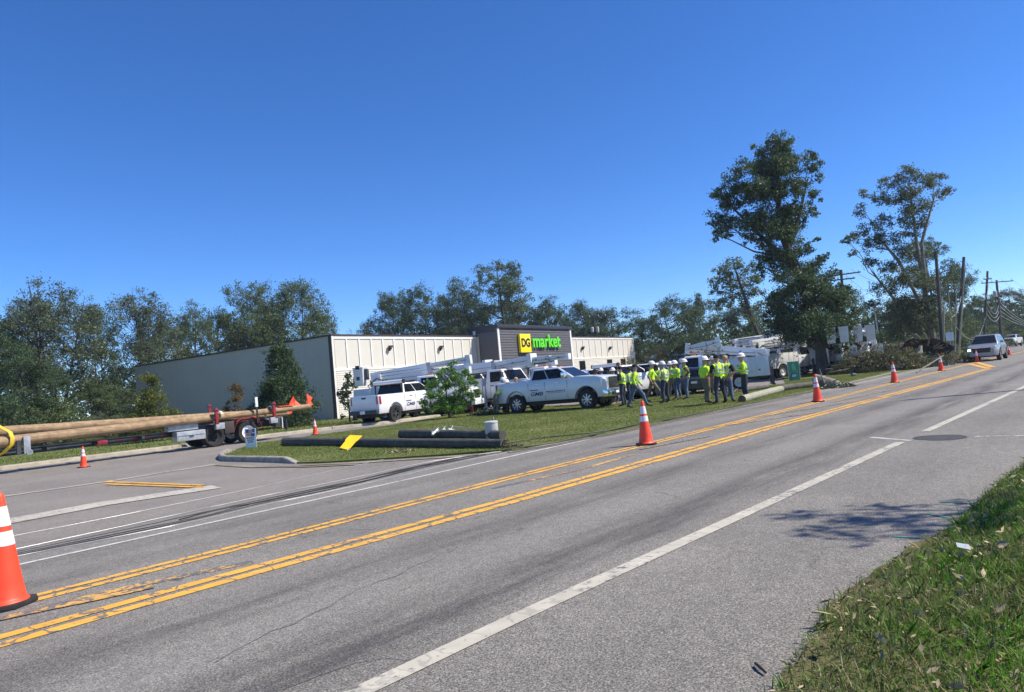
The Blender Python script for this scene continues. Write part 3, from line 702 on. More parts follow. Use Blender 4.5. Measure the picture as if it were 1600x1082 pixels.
def auto_shape(kind, seed, Ht, Wd):
    rd = random.Random(seed); tr = []; bl = []
    lean = Vector((rd.uniform(-.05, .05), rd.uniform(-.05, .05), 0))*Ht
    if kind == 'airy':        # several rising stems, feathery uneven crown
        for k in range(rd.randint(2, 3)):
            e = Vector((rd.uniform(-.28, .28)*Wd, rd.uniform(-.28, .28)*Wd, Ht*rd.uniform(.80, .97)))
            tr.append([(Vector((0, 0, -.3)), .24), (Vector((e.x*.12, e.y*.12, Ht*.2)), .17), (e*.5+Vector((rd.uniform(-.5, .5), rd.uniform(-.5, .5), 0)), .11), (e, .02)])
        for k in range(66):
            a = rd.uniform(0, 2*PI); z = rd.uniform(.22, 1.0)**.8; env = math.sin(min(1, (1.06-z)/.40)*PI/2)*(.62+.38*z); rr_ = Wd/2*env*math.sqrt(rd.random())
            bl.append((Vector((math.cos(a)*rr_, math.sin(a)*rr_, Ht*(z-.04))), rd.uniform(.075, .135)*Wd))
    elif kind == 'round':
        tr.append([(Vector((0, 0, -.3)), .30), (Vector((0, 0, Ht*.3)), .22), (Vector((lean.x, lean.y, Ht*.9)), .04)])
        for k in range(48):
            a = rd.uniform(0, 2*PI); z = rd.uniform(.16, 1.0); env = math.sqrt(max(.03, 1-((z-.52)/.52)**2)); rr_ = Wd/2*env*math.sqrt(rd.random())
            bl.append((Vector((math.cos(a)*rr_, math.sin(a)*rr_, Ht*(z-.04))), rd.uniform(.09, .16)*Wd))
    elif kind == 'pine':      # bare leaning stem, clumped high crown
        top = Vector((lean.x*3, lean.y*2, Ht*.93)); tr.append([(Vector((0, 0, -.3)), .24), (top*.5, .17), (top, .04)])
        for k in range(30):
            a = rd.uniform(0, 2*PI); z = rd.uniform(.56, .97); env = math.sqrt(max(.05, 1-((z-.74)/.27)**2)); rr_ = Wd/2*env*math.sqrt(rd.uniform(.1, 1))
            bl.append((Vector((top.x*z+math.cos(a)*rr_, top.y*z+math.sin(a)*rr_, Ht*z)), rd.uniform(.10, .15)*Wd))
    elif kind == 'cone':
        tr.append([(Vector((0, 0, -.2)), .15), (Vector((0, 0, Ht)), .02)])
        for k in range(46):
            a = rd.uniform(0, 2*PI); z = rd.uniform(.10, .97); rr_ = Wd/2*(1-z*.9)*rd.uniform(.35, 1)
            bl.append((Vector((math.cos(a)*rr_, math.sin(a)*rr_, Ht*z)), Wd*.13*(1.15-z*.6)))
    elif kind == 'thicket':
        for k in range(5):
            x = rd.uniform(-.4, .4)*Wd; tr.append([(Vector((x, rd.uniform(-.3, .3)*Wd*.5, -.2)), .09), (Vector((x+rd.uniform(-.6, .6), rd.uniform(-.3, .3)*Wd*.5, Ht*.8)), .02)])
        for k in range(44):
            x = rd.uniform(-.5, .5); bl.append((Vector((x*Wd, rd.uniform(-.3, .3)*Wd, Ht*rd.uniform(.05, .95)*(1-abs(x)**2*.9))), rd.uniform(.08, .15)*min(Wd, Ht*1.4)))
    return tr, bl
PROTO = {}
def proto(kind, v, leaf_m, Ht=15., Wd=10., dens=620, leaf=.205):
    key = (kind, v, leaf_m)
    if key not in PROTO:
        tr, bl = auto_shape(kind, v*13+5, Ht, Wd); PROTO[key] = tree_parts(tr, bl, v+50, leaf, dens, leaf_m, twigs=3)
    return PROTO[key]
def bgtree(kind, v, leaf_m, px, Y, top, wpx, label, name='tree', group=None, rz=None):
    b = D(px, 600, Y); hor = 671-.091*px; z = HC+(hor-top)*Y/F; w = wpx*Y/F
    Ht, Wd = {'airy': (15, 10), 'round': (13, 9), 'pine': (17, 7), 'cone': (9, 5), 'thicket': (5, 10)}[kind]
    tm, cm = proto(kind, v, leaf_m, Ht, Wd, dens=330 if kind == 'airy' else 540)
    return put_tree(name, label, (b.x, b.y, 0), tm, cm, 'tree', group, rz if rz is not None else random.uniform(0, 6.28), (w/Wd, w/Wd, z/Ht))
# --- behind the driveway and the store, left
bgtree('round', 1, 'leaf_dark', -25, 58, 470, 120, 'dark dense evergreen cut by the left edge of the photo', 'evergreen_tree')
bgtree('round', 2, 'leaf_dark', 40, 52, 560, 110, 'low dark evergreen under the leftmost tall tree', 'evergreen_tree')
bgtree('airy', 1, 'leaf_grey', 92, 66, 436, 160, 'tall many-stemmed tree left of the store with sky showing between its stems', 'tall_tree')
bgtree('airy', 2, 'leaf_dark', 152, 74, 478, 90, 'narrow dark tree between the two tall trees left of the store')
bgtree('airy', 3, 'leaf_grey', 226, 78, 447, 128, 'tall open tree rising over the far left corner of the store roof', 'tall_tree')
bgtree('airy', 1, 'leaf_mid', 308, 92, 470, 80, 'smaller tree with bare stem over the middle of the grey store side', 'tall_tree')
bgtree('round', 3, 'leaf_mid', 345, 98, 486, 76, 'rounded mid green tree over the roof line of the grey store side')
bgtree('airy', 4, 'leaf_mid', 398, 98, 434, 118, 'tallest tree of the row seen above the grey side of the store', 'tall_tree')
bgtree('airy', 2, 'leaf_mid', 472, 100, 440, 122, 'broad tree with open branches just left of the store front corner', 'tall_tree')
bgtree('round', 1, 'leaf_mid', 440, 104, 492, 120, 'low green tree filling below the broad tree over the store roof')
bgtree('round', 4, 'leaf_mid', 150, 66, 600, 90, 'dark bushy tree behind the poles on the trailer', 'evergreen_tree')
bgtree('round', 5, 'leaf_dark', 178, 84, 575, 90, 'dark bushy tree beside the far left corner of the store', 'evergreen_tree')
bgtree('round', 6, 'leaf_dark', -10, 70, 500, 120, 'dark round tree behind the evergreen at the left edge', 'evergreen_tree')
bgtree('round', 4, 'leaf_mid', 262, 100, 505, 100, 'rounded tree behind the far end of the grey store side')
bgtree('round', 5, 'leaf_mid', 395, 108, 478, 110, 'rounded tree low behind the tallest tree of the roof row')
bgtree('airy', 3, 'leaf_mid', 500, 112, 476, 70, 'feathery tree ending the row above the store front corner', 'tall_tree')
bgtree('airy', 4, 'leaf_grey', 55, 78, 462, 110, 'grey green tree behind and left of the many-stemmed tree', 'tall_tree')
bgtree('thicket', 1, 'leaf_mid', 50, 52, 626, 170, 'dark thicket behind the trailer load at the left', 'shrub_thicket')
bgtree('thicket', 2, 'leaf_grey', 140, 60, 650, 110, 'greyish thicket left of the yellow green cypress', 'shrub_thicket')
bgtree('thicket', 3, 'leaf_dark', -40, 46, 618, 150, 'dark undergrowth at the far left edge', 'shrub_thicket')
# --- over the store roof, middle
bgtree('airy', 3, 'leaf_mid', 588, 125, 492, 72, 'small open tree above the left part of the cream front')
bgtree('round', 6, 'leaf_dark', 625, 125, 462, 72, 'low rounded tree left of the tall trees above the store front')
bgtree('airy', 4, 'leaf_dark', 664, 120, 442, 105, 'tall grey green tree above the left half of the cream front', 'tall_tree')
bgtree('airy', 1, 'leaf_dark', 728, 118, 430, 100, 'tall tree with bare branches just left of the sign tower', 'tall_tree')
bgtree('round', 2, 'leaf_mid', 700, 124, 480, 120, 'round tree low behind the store roof left of the tower')
bgtree('pine', 1, 'leaf_mid', 800, 122, 408, 96, 'round-topped pine standing highest behind the sign tower', 'pine_tree')
bgtree('round', 1, 'leaf_dark', 800, 128, 468, 130, 'dark tree directly behind the sign tower')
bgtree('round', 4, 'leaf_dark', 868, 124, 466, 75, 'dark green tree just right of the round-topped pine')
bgtree('airy', 2, 'leaf_dark', 915, 128, 472, 80, 'open tree behind the pole with transformers on the store roof line')
bgtree('round', 3, 'leaf_dark', 965, 130, 480, 95, 'dark tree above the right end of the cream front')
bgtree('round', 5, 'leaf_dark', 920, 132, 494, 110, 'low dark tree behind the right half of the store')
# --- right of the store
bgtree('round', 6, 'leaf_dark', 1012, 112, 498, 90, 'dark tree just past the right end of the store')
bgtree('airy', 3, 'leaf_dark', 1062, 104, 458, 100, 'uneven dark tree above the crowd of workers')
bgtree('round', 4, 'leaf_dark', 1105, 108, 462, 70, 'dark tree just left of the leaning pine')
bgtree('thicket', 1, 'leaf_brush', 1025, 84, 545, 90, 'brownish undergrowth behind the pickups', 'shrub_thicket')
bgtree('thicket', 2, 'leaf_dark', 1090, 88, 520, 150, 'dark undergrowth behind the bucket truck boom', 'shrub_thicket')
bgtree('round', 1, 'leaf_dark', 1180, 96, 476, 110, 'dark tree behind the leaning pine')
bgtree('thicket', 3, 'leaf_dark', 1215, 88, 515, 150, 'dark undergrowth left of the big oak trunk', 'shrub_thicket')
bgtree('round', 2, 'leaf_dark', 1332, 84, 448, 66, 'small dark tree between the big oak and the tall stripped tree')
bgtree('thicket', 1, 'leaf_dark', 1335, 80, 512, 160, 'undergrowth behind the stacked buckets', 'shrub_thicket', rz=2.0)
bgtree('round', 5, 'leaf_dark', 1395, 78, 470, 90, 'dark bushy tree below the tall stripped tree')
bgtree('round', 6, 'leaf_mid', 1448, 70, 472, 90, 'green bushy tree behind the upturned roots')
bgtree('thicket', 2, 'leaf_mid', 1440, 64, 528, 130, 'green undergrowth just behind the upturned roots', 'shrub_thicket', rz=.4)
bgtree('pine', 2, 'leaf_dark', 1478, 78, 366, 80, 'dark pine standing right of the tall stripped tree', 'pine_tree')
bgtree('round', 3, 'leaf_dark', 1508, 88, 418, 72, 'dark tree behind the cluster of thin bare poles')
bgtree('thicket', 3, 'leaf_mid', 1500, 84, 500, 110, 'green undergrowth behind the silver car', 'shrub_thicket', rz=1.0)
bgtree('round', 4, 'leaf_dark', 1545, 125, 462, 56, 'distant dark tree behind the twin utility poles')
bgtree('round', 1, 'leaf_dark', 1592, 140, 452, 66, 'distant dark tree at the right edge of the photo')
bgtree('round', 5, 'leaf_dark', 1560, 130, 488, 80, 'low distant trees above the white pickup')
bgtree('thicket', 1, 'leaf_mid', 1545, 110, 510, 90, 'low roadside thicket behind the farthest cone', 'shrub_thicket', rz=4.0)
bgtree('round', 6, 'leaf_dark', 1640, 150, 470, 90, 'distant dark tree just beyond the right edge')
bgtree('round', 2, 'leaf_dark', 1610, 160, 492, 110, 'low distant wood at the end of the road')
bgtree('thicket', 2, 'leaf_mid', 1610, 135, 518, 110, 'low roadside thicket at the end of the road', 'shrub_thicket', rz=3.0)
# far-off wood that closes the horizon
rng_ = np.random.default_rng(9); P_ = []
for k in range(620):
    px_ = rng_.uniform(-500, 2100); Y_ = rng_.uniform(150, 190); c_ = D(px_, 600, Y_); h_ = rng_.uniform(5, 12)
    P_.append(np.array([c_.x, c_.y, 0])+rng_.normal(size=(90, 3))*np.array([3, 3, 0])+np.array([0, 0, 1])*rng_.uniform(0, h_, (90, 1)))
o = link('distant_wood', raw_mesh('distant_wood', leaf_quads(np.vstack(P_), .9, rng_, .6), 4, 'leaf_dark')); tag(o, kind='stuff')

# --- the two hero trees, drawn from the photograph's branches
def hero(name, label, base, Y, trunks, blobs, seed, depth=.8, **kw):
    B = Vector(base); tr = [[(D(px_, py_, Y+dy)-B, r_) for px_, py_, dy, r_ in t] for t in trunks]; rd = random.Random(seed)
    bl = []
    for b_ in blobs:
        r_ = b_[2]*Y/F
        bl.append((D(b_[0], b_[1], Y+rd.uniform(-1, 1)*depth)-B, r_*1.08))
    for b_ in blobs:
        if b_[2] > 17:
            r_ = b_[2]*Y/F
            for sgn_ in (-1, 1): bl.append((D(b_[0]+rd.uniform(-.5, .5)*b_[2], b_[1]+rd.uniform(-.5, .5)*b_[2], Y+sgn_*r_*rd.uniform(.7, 1.3))-B, r_*.7))
    tm, cm = tree_parts(tr, bl, seed, **kw); return put_tree(name, label, B, tm, cm)
Yb = 53.0; base = G(1288, 587)
oak_bl = [(1214, 222, 13), (1222, 232, 14), (1203, 238, 14), (1186, 236, 10), (1238, 248, 17), (1196, 262, 20), (1222, 265, 22), (1262, 250, 11), (1274, 263, 11), (1280, 278, 6), (1164, 264, 14), (1146, 288, 15), (1130, 308, 13), (1118, 305, 6), (1152, 318, 17), (1182, 296, 22), (1216, 298, 22), (1252, 300, 16), (1272, 310, 11), (1268, 332, 9), (1124, 338, 12), (1140, 352, 13), (1176, 345, 20), (1206, 346, 22), (1236, 340, 18), (1120, 368, 9), (1134, 362, 10), (1116, 350, 7), (1170, 372, 10), (1200, 378, 15), (1232, 368, 18), (1256, 348, 9), (1212, 400, 16), (1196, 410, 12), (1236, 404, 18), (1262, 392, 9), (1190, 424, 9), (1222, 430, 15), (1250, 432, 20), (1278, 412, 10), (1292, 400, 5), (1264, 458, 26), (1230, 466, 22), (1210, 476, 12), (1294, 446, 17), (1306, 474, 20), (1264, 500, 32), (1222, 500, 20), (1320, 506, 22), (1240, 522, 18), (1290, 522, 22), (1312, 548, 8), (1332, 496, 13), (1318, 536, 14), (1208, 512, 12), (1276, 375, 5), (1302, 424, 7), (1318, 450, 7)]
hero('oak_tree', 'huge dark oak tree leaning left with a bare gap below its high crown', base, Yb,
     [[(1289, 590, 0, .62), (1284, 545, 0, .50), (1268, 480, .2, .42), (1245, 425, 0, .34), (1225, 375, -.2, .27), (1216, 320, .2, .2), (1214, 262, 0, .1), (1214, 226, 0, .03)],
      [(1245, 425, 0, .22), (1205, 385, .4, .17), (1165, 345, .6, .12), (1138, 318, .3, .05)], [(1232, 390, 0, .2), (1248, 340, -.4, .13), (1262, 280, -.6, .06)]],
     oak_bl, 21, depth=1.0, leaf=.17, dens=1900, leaf_m='leaf_dark', spread=.30, limb=.03, twigs=6)
Yc = 60.0; b2 = D(1462, 600, Yc); b2.z = 0
st_bl = [(1418, 270, 10), (1402, 282, 11), (1384, 288, 9), (1438, 282, 14), (1462, 284, 12), (1482, 300, 7), (1470, 304, 8), (1424, 304, 14), (1398, 312, 13), (1374, 312, 9), (1352, 304, 7), (1344, 334, 7), (1334, 372, 9), (1322, 378, 6), (1350, 362, 9), (1374, 350, 11), (1408, 340, 15), (1442, 324, 12), (1364, 384, 12), (1332, 396, 5), (1386, 378, 14), (1424, 360, 12), (1444, 350, 9), (1358, 412, 9), (1384, 418, 12), (1410, 396, 13), (1432, 398, 13), (1398, 448, 16), (1442, 440, 16), (1372, 452, 10), (1420, 482, 20), (1390, 492, 12), (1448, 482, 18), (1430, 510, 20), (1476, 450, 14), (1362, 476, 8), (1404, 520, 14), (1470, 500, 16), (1412, 428, 12), (1346, 322, 5), (1426, 330, 9)]
hero('stripped_tree', 'tall pale-stemmed tree with thin wind-stripped crown behind the upturned roots', b2, Yc,
     [[(1464, 572, 0, .34), (1450, 480, 0, .22), (1436, 405, 0, .16), (1428, 350, 0, .10), (1420, 280, 0, .04)], [(1460, 550, .3, .22), (1436, 470, .5, .15), (1404, 408, .6, .15), (1368, 366, .6, .05)],
      [(1450, 500, -.3, .18), (1446, 440, -.5, .14), (1440, 380, -.4, .14), (1462, 300, -.3, .05)], [(1440, 520, .5, .14), (1405, 478, 1, .14), (1362, 424, 1, .06)]],
     st_bl, 33, depth=1.4, leaf=.17, dens=1700, leaf_m='leaf_grey', bark='pale_bark', spread=.34, limb=.018, twigs=7)
Yp = 82.0; b3 = D(1196, 600, Yp); b3.z = 0
hero('pine_tree', 'leaning pine with bare stem tilting left under a round crown', b3, Yp,
     [[(1196, 560, 0, .30), (1190, 537, 0, .27), (1168, 478, 0, .22), (1152, 430, 0, .12), (1146, 412, 0, .04)]],
     [(1146, 414, 12), (1128, 424, 11), (1166, 420, 11), (1118, 440, 9), (1140, 438, 14), (1170, 440, 13), (1184, 436, 8), (1124, 456, 10), (1152, 460, 14), (1178, 460, 11), (1136, 476, 10), (1166, 480, 10), (1190, 478, 7), (1120, 478, 8), (1178, 500, 7)], 41, depth=1.6, leaf=.24, dens=700, leaf_m='leaf_mid', spread=.3, limb=.03, twigs=5)

# --- small planted trees and shrubs near the store
def small(name, label, cat, px, py, h, w, kind, leaf_m, seed, leaf, dens, scale_r=1.0, bark='bark', n=None, twigs=4):
    p = G(px, py) if py else None; Y = p.y; Ht = h*Y/F; Wd = w*Y/F; tr, bl = auto_shape(kind, seed, Ht, Wd)
    tr = [[(v, r_*Ht/14) for v, r_ in t] for t in tr]; bl = [(c, r_*scale_r) for c, r_ in bl]
    if n: bl = bl[:n]
    tm, cm = tree_parts(tr, bl, seed, leaf, dens, leaf_m, bark, limb=.012, twigs=twigs); return put_tree(name, label, p, tm, cm, cat)
small('holly_tree', 'dark conical holly standing against the grey side of the store', 'tree', 447, 668, 124, 100, 'cone', 'leaf_dark', 8, .12, 2600, 1.5)
small('cypress_sapling', 'yellow green young cypress at the far left corner of the store', 'tree', 239, 690, 102, 92, 'cone', 'leaf_cypress', 12, .11, 1800, 1.25, n=44)
small('rusty_sapling', 'small rusty leaved tree between the cypress and the holly', 'tree', 370, 677, 77, 34, 'round', 'leaf_rust', 15, .10, 2600, 1.0, n=48)
small('magnolia_sapling', 'thin dark magnolia in front of the cream front at the store corner', 'tree', 547, 660, 78, 36, 'round', 'leaf_magnolia', 18, .17, 650, .9, n=34)
# bright magnolia in front of the pickup, with white flowers
mg = G(703, 655); Y = mg.y
rd = random.Random(5); bl = []
for (bx, by, br) in [(705, 575, 8), (690, 584, 9), (712, 590, 11), (728, 582, 7), (680, 600, 10), (700, 604, 13), (722, 604, 12), (740, 598, 8), (672, 618, 9), (690, 622, 13), (712, 622, 14), (733, 618, 10), (665, 634, 8), (682, 638, 11), (704, 638, 12), (725, 636, 9), (745, 612, 5), (750, 616, 4), (660, 628, 6), (668, 604, 5), (735, 590, 5), (712, 566, 4), (716, 640, 8)]:
    for dy in (-.5, .35): bl.append((D(bx, by, Y+dy+rd.uniform(-.3, .3))-mg, br*Y/F*.8))
tm, cm = tree_parts([[(Vector((0, 0, -.05)), .07), (Vector((-.05, 0, .7)), .05), (Vector((-.1, 0, 2.2)), .02)], [(Vector((0, 0, .3)), .05), (Vector((.7, .1, 1.5)), .02)], [(Vector((0, 0, .3)), .05), (Vector((-.7, .1, 1.5)), .02)]],
                    bl, 77, .125, 3400, 'leaf_bright', 'bark', limb=.012, twigs=3, aspect=.42)
mt = put_tree('magnolia_bush', 'bright green magnolia bush in front of the white pickup seen from behind', mg, tm, cm, 'bush')
fl = MB()
for (bx, by) in ((706, 617), (681, 614), (688, 602), (713, 608)):
    c = D(bx, by, Y-.95)-mg
    for k in range(6):
        a = k*PI/3; fl.blob((c.x+.045*math.cos(a), c.y+.03*math.sin(a), c.z+.04*math.sin(a)), (.04, .03, .045), 6, 4)
f_ = fl.build('flowers', 'flower_white', mt)

# off to the right of the frame: the roadside oak and the utility pole whose shadows cross the shoulder
tr, bl = [[(Vector((0, 0, -.2)), .3), (Vector((.3, .1, 3)), .24), (Vector((-.8, .2, 6)), .10), (Vector((-3.2, .1, 6.9)), .03)], [(Vector((-.3, .1, 3)), .2), (Vector((3, .8, 7)), .12), (Vector((5.5, .5, 10)), .04)]], []
rd = random.Random(4)
for (x_, y_) in ((-4.3, -.25), (-4.0, .15), (-3.6, -.2), (-3.2, .2), (-2.9, -.3), (-3.4, .5), (-4.6, .0), (-2.7, .35), (-3.9, .55), (-3.3, -.55)): bl.append((Vector((x_, y_, 6.6+rd.uniform(-.25, .5))), rd.uniform(.22, .32)))
for k in range(22): bl.append((Vector((rd.uniform(3, 7), rd.uniform(-1.8, 2.2), rd.uniform(6, 11))), rd.uniform(.5, .9)))
tm, cm = tree_parts(tr, bl, 61, .11, 1500, 'leaf_dark', limb=.05, twigs=4, spread=.33)
pt = G(1415, 815); off_ = Vector((math.sin(R(SUN_AZ)), math.cos(R(SUN_AZ)), 0))*(6.7/math.tan(R(SUN_EL)))
put_tree('oak_tree', 'roadside oak just outside the right edge that shades the shoulder', pt+off_+Vector((3.6, -.1, 0)), tm, cm)

# ================================================================== CONES
def make_cone(h, label, loc, rz, group):
    t = thing('traffic_cone', label, 'traffic cone', loc, rz, group); s = h/.91; bw = .195*(s if s > .9 else 1.0)*(.92 if s < .9 else 1)
    b = MB().prism([(-bw, -bw*.6), (-bw*.6, -bw), (bw*.6, -bw), (bw, -bw*.6), (bw, bw*.6), (bw*.6, bw), (-bw*.6, bw), (-bw, bw*.6)], .0, .035*s, 'z')
    b.build('base', 'rubber', t, bevel=.008)
    r0, r1 = .148*s, .030*s
    def rz_(z): return r0+(r1-r0)*((z-.045*s)/(h-.05*s))
    MB().lathe([(bw*.88, .034*s), (bw*.86, .046*s), (r0*1.06, .052*s), (r0, .07*s)]+[(rz_(h*f_), h*f_) for f_ in (.2, .4, .6, .8, .96)]+[(r1*.9, h*.985), (r1*.5, h), (.001, h*1.002)], 24).build('cone_body', 'orange_plastic', t, ang=50)
    for a, c in ((.70, .875), (.53, .655)):
        MB().lathe([(rz_(h*a)+.0005, h*a), (rz_(h*a)+.004, h*a+.002), (rz_(h*c)+.004, h*c-.002), (rz_(h*c)+.0005, h*c)], 24).build('reflective_collar', 'reflective', t)
    return t
for (px_, py_, h, lab) in ((8, 947, .98, 'largest orange traffic cone, cut by the left edge of the photo'),
    (1010, 695, .91, 'orange traffic cone on the yellow lines in front of the workers'),
    (1278, 628, .91, 'orange traffic cone on the yellow line beside the broken pole stump'),
    (1398, 598, .91, 'orange traffic cone in front of the brush pile'),
    (1471, 579.5, .91, 'orange traffic cone in front of the upturned roots'),
    (1527, 566, .85, 'orange traffic cone just in front of the oncoming silver car'),
    (1577, 555, .88, 'farthest orange traffic cone, between silver car and white pickup')):
    make_cone(h, lab, G(px_, py_, .02), random.uniform(0, 1.5), 'tall cones set out along the yellow lines')
for (px_, py_, lab) in ((131, 730.5, 'small orange cone on the driveway beside the pole trailer'), (493, 679.5, 'small orange cone at the driveway right of the trailer tail'),
    (738, 646, 'small orange cone beside the front wheel of the middle bucket truck')):
    make_cone(.71, lab, G(px_, py_, .01), random.uniform(0, 1.5), 'short cones on the driveway')

# ================================================================== WHEELS, PICKUPS, CARS
WHEELS = {}
def wheel_meshes(r, w, rim, spokes=8, style='alloy'):
    key = (r, w, rim, spokes, style)
    if key not in WHEELS:
        ri = r*.60
        ty = MB().lathe([(ri, -w/2+.01), (ri*1.05, -w/2), (r*.93, -w/2), (r*.985, -w/2+.03), (r, -w/4), (r, w/4), (r*.985, w/2-.03), (r*.93, w/2), (ri*1.05, w/2), (ri, w/2-.01)], 28, axis='y').mesh('tyre', 'rubber', ang=40)
        b = MB().lathe([(ri, w/2-.012), (ri*.96, w/2-.01), (ri*.92, w/2-.05), (ri*.9, 0)], 24, axis='y').lathe([(ri, -w/2+.012), (ri*.9, -w/2+.05), (ri*.9, 0)], 24, axis='y')
        b.lathe([(.001, w/2-.02), (ri*.26, w/2-.022), (ri*.28, w/2-.06), (ri*.28, 0)], 14, axis='y').lathe([(.001, -w/2+.02), (ri*.26, -w/2+.022), (ri*.28, 0)], 14, axis='y')
        if style == 'steel':
            b.lathe([(ri*.9, w/2-.05), (ri*.62, w/2-.11), (ri*.3, w/2-.07)], 20, axis='y').lathe([(ri*.9, -w/2+.05), (ri*.62, -w/2+.09), (ri*.3, -w/2+.05)], 20, axis='y')
            for k in range(8):
                a = k*PI/4
                for s in (-1, 1): b.beam((math.cos(a)*ri*.45, s*(w/2-.10), math.sin(a)*ri*.45), (math.cos(a)*ri*.45, s*(w/2-.05), math.sin(a)*ri*.45), .03, .03)
        else:
            for k in range(spokes):
                a = k*2*PI/spokes
                for s in (-1, 1):
                    y = s*(w/2-.035); b.beam((math.cos(a)*ri*.2, y, math.sin(a)*ri*.2), (math.cos(a)*ri*.93, y-s*.01, math.sin(a)*ri*.93), ri*.17, .03, ri*.24, .03, up=(0, 1, 0))
        bb = MB().lathe([(.001, .0), (ri*.9, .0)], 20, axis='y')
        WHEELS[key] = (ty, b.mesh('rim', rim, ang=30), bb.mesh('brake_disc', 'black'))
    return WHEELS[key]
def add_wheel(parent, x, y, r, w, rim, spokes=8, style='alloy'):
    ty, rm, bd = wheel_meshes(r, w, rim, spokes, style)
    o_ = link('wheel', ty, parent); o_.location = (x, y, r)
    link('rim', rm, o_); link('brake_disc', bd, o_); return o_
def arch_cols(x0, x1, xs, axles, ra, zsill, n=12):
    """list of x positions with bottom height following round wheel arches"""
    pts = [(x0, zsill), (x1, zsill)]+[(x, zsill) for x in xs]
    for a, rz_ in axles:
        h0 = zsill-rz_; half = math.sqrt(max(0, ra*ra-h0*h0))
        pts = [p for p in pts if abs(p[0]-a) > half]
        pts += [(a-half-.001, zsill), (a+half+.001, zsill)]
        for k in range(n+1):
            t = -1+2*k/n; x = a+half*math.sin(t*PI/2); pts.append((x, rz_+math.sqrt(max(0, ra*ra-(x-a)**2))))
    return sorted(set(pts))
def interp(tab, x):
    if x <= tab[0][0]: return tab[0][1]
    for (a, va), (b, vb) in zip(tab[:-1], tab[1:]):
        if x <= b: return va+(vb-va)*(x-a)/max(1e-9, b-a)
    return tab[-1][1]
def shell(mb, cols, top, wid, lv, sides, bed=None, crown=.02):
    rings = []
    xs = []
    for x, zb in cols:
        xs.append((x, zb, bed and bed[0] < x < bed[1]))
    for x, zb, isb in xs:
        zt = interp(top, x); w = interp(wid, x); zz = [zb]+[max(zb, min(zt-.01, l)) for l in lv]+[zt]
        half = [(w*f_, z) for f_, z in zip(sides, zz)]
        if isb: half += [(w*.90, zt), (w*.89, bed[2])]
        else: half += [(w*.80, zt+crown*.6), (w*.40, zt+crown)]
        rings.append([Vector((x, y, z)) for y, z in half]+[Vector((x, -y, z)) for y, z in half[::-1]])
    # hard walls where the bed starts and ends
    out = []
    for i, r_ in enumerate(rings): out.append(r_)
    mb.loft(out, cap=True); return mb
def on_side(fr, face, uv, off=.005, th=.012):
    """panel on a face of the frustum fr=(8 pts). face: 'R','L','F','B' ; uv list"""
    i = {'R': (0, 1, 5, 4), 'L': (2, 3, 7, 6), 'F': (1, 2, 6, 5), 'B': (3, 0, 4, 7)}[face]
    a, b, c, d = [Vector(fr[k]) for k in i]; n_ = (b-a).cross(d-a).normalized()
    P = [(a.lerp(b, u)).lerp(d.lerp(c, u), v) for u, v in uv]
    m_ = MB(); k = len(P); m_.add([p+n_*off for p in P]+[p-n_*th for p in P], [tuple(range(k)), tuple(range(k, 2*k))[::-1]]+[(j, j+k, (j+1) % k+k, (j+1) % k) for j in range(k)]); return m_
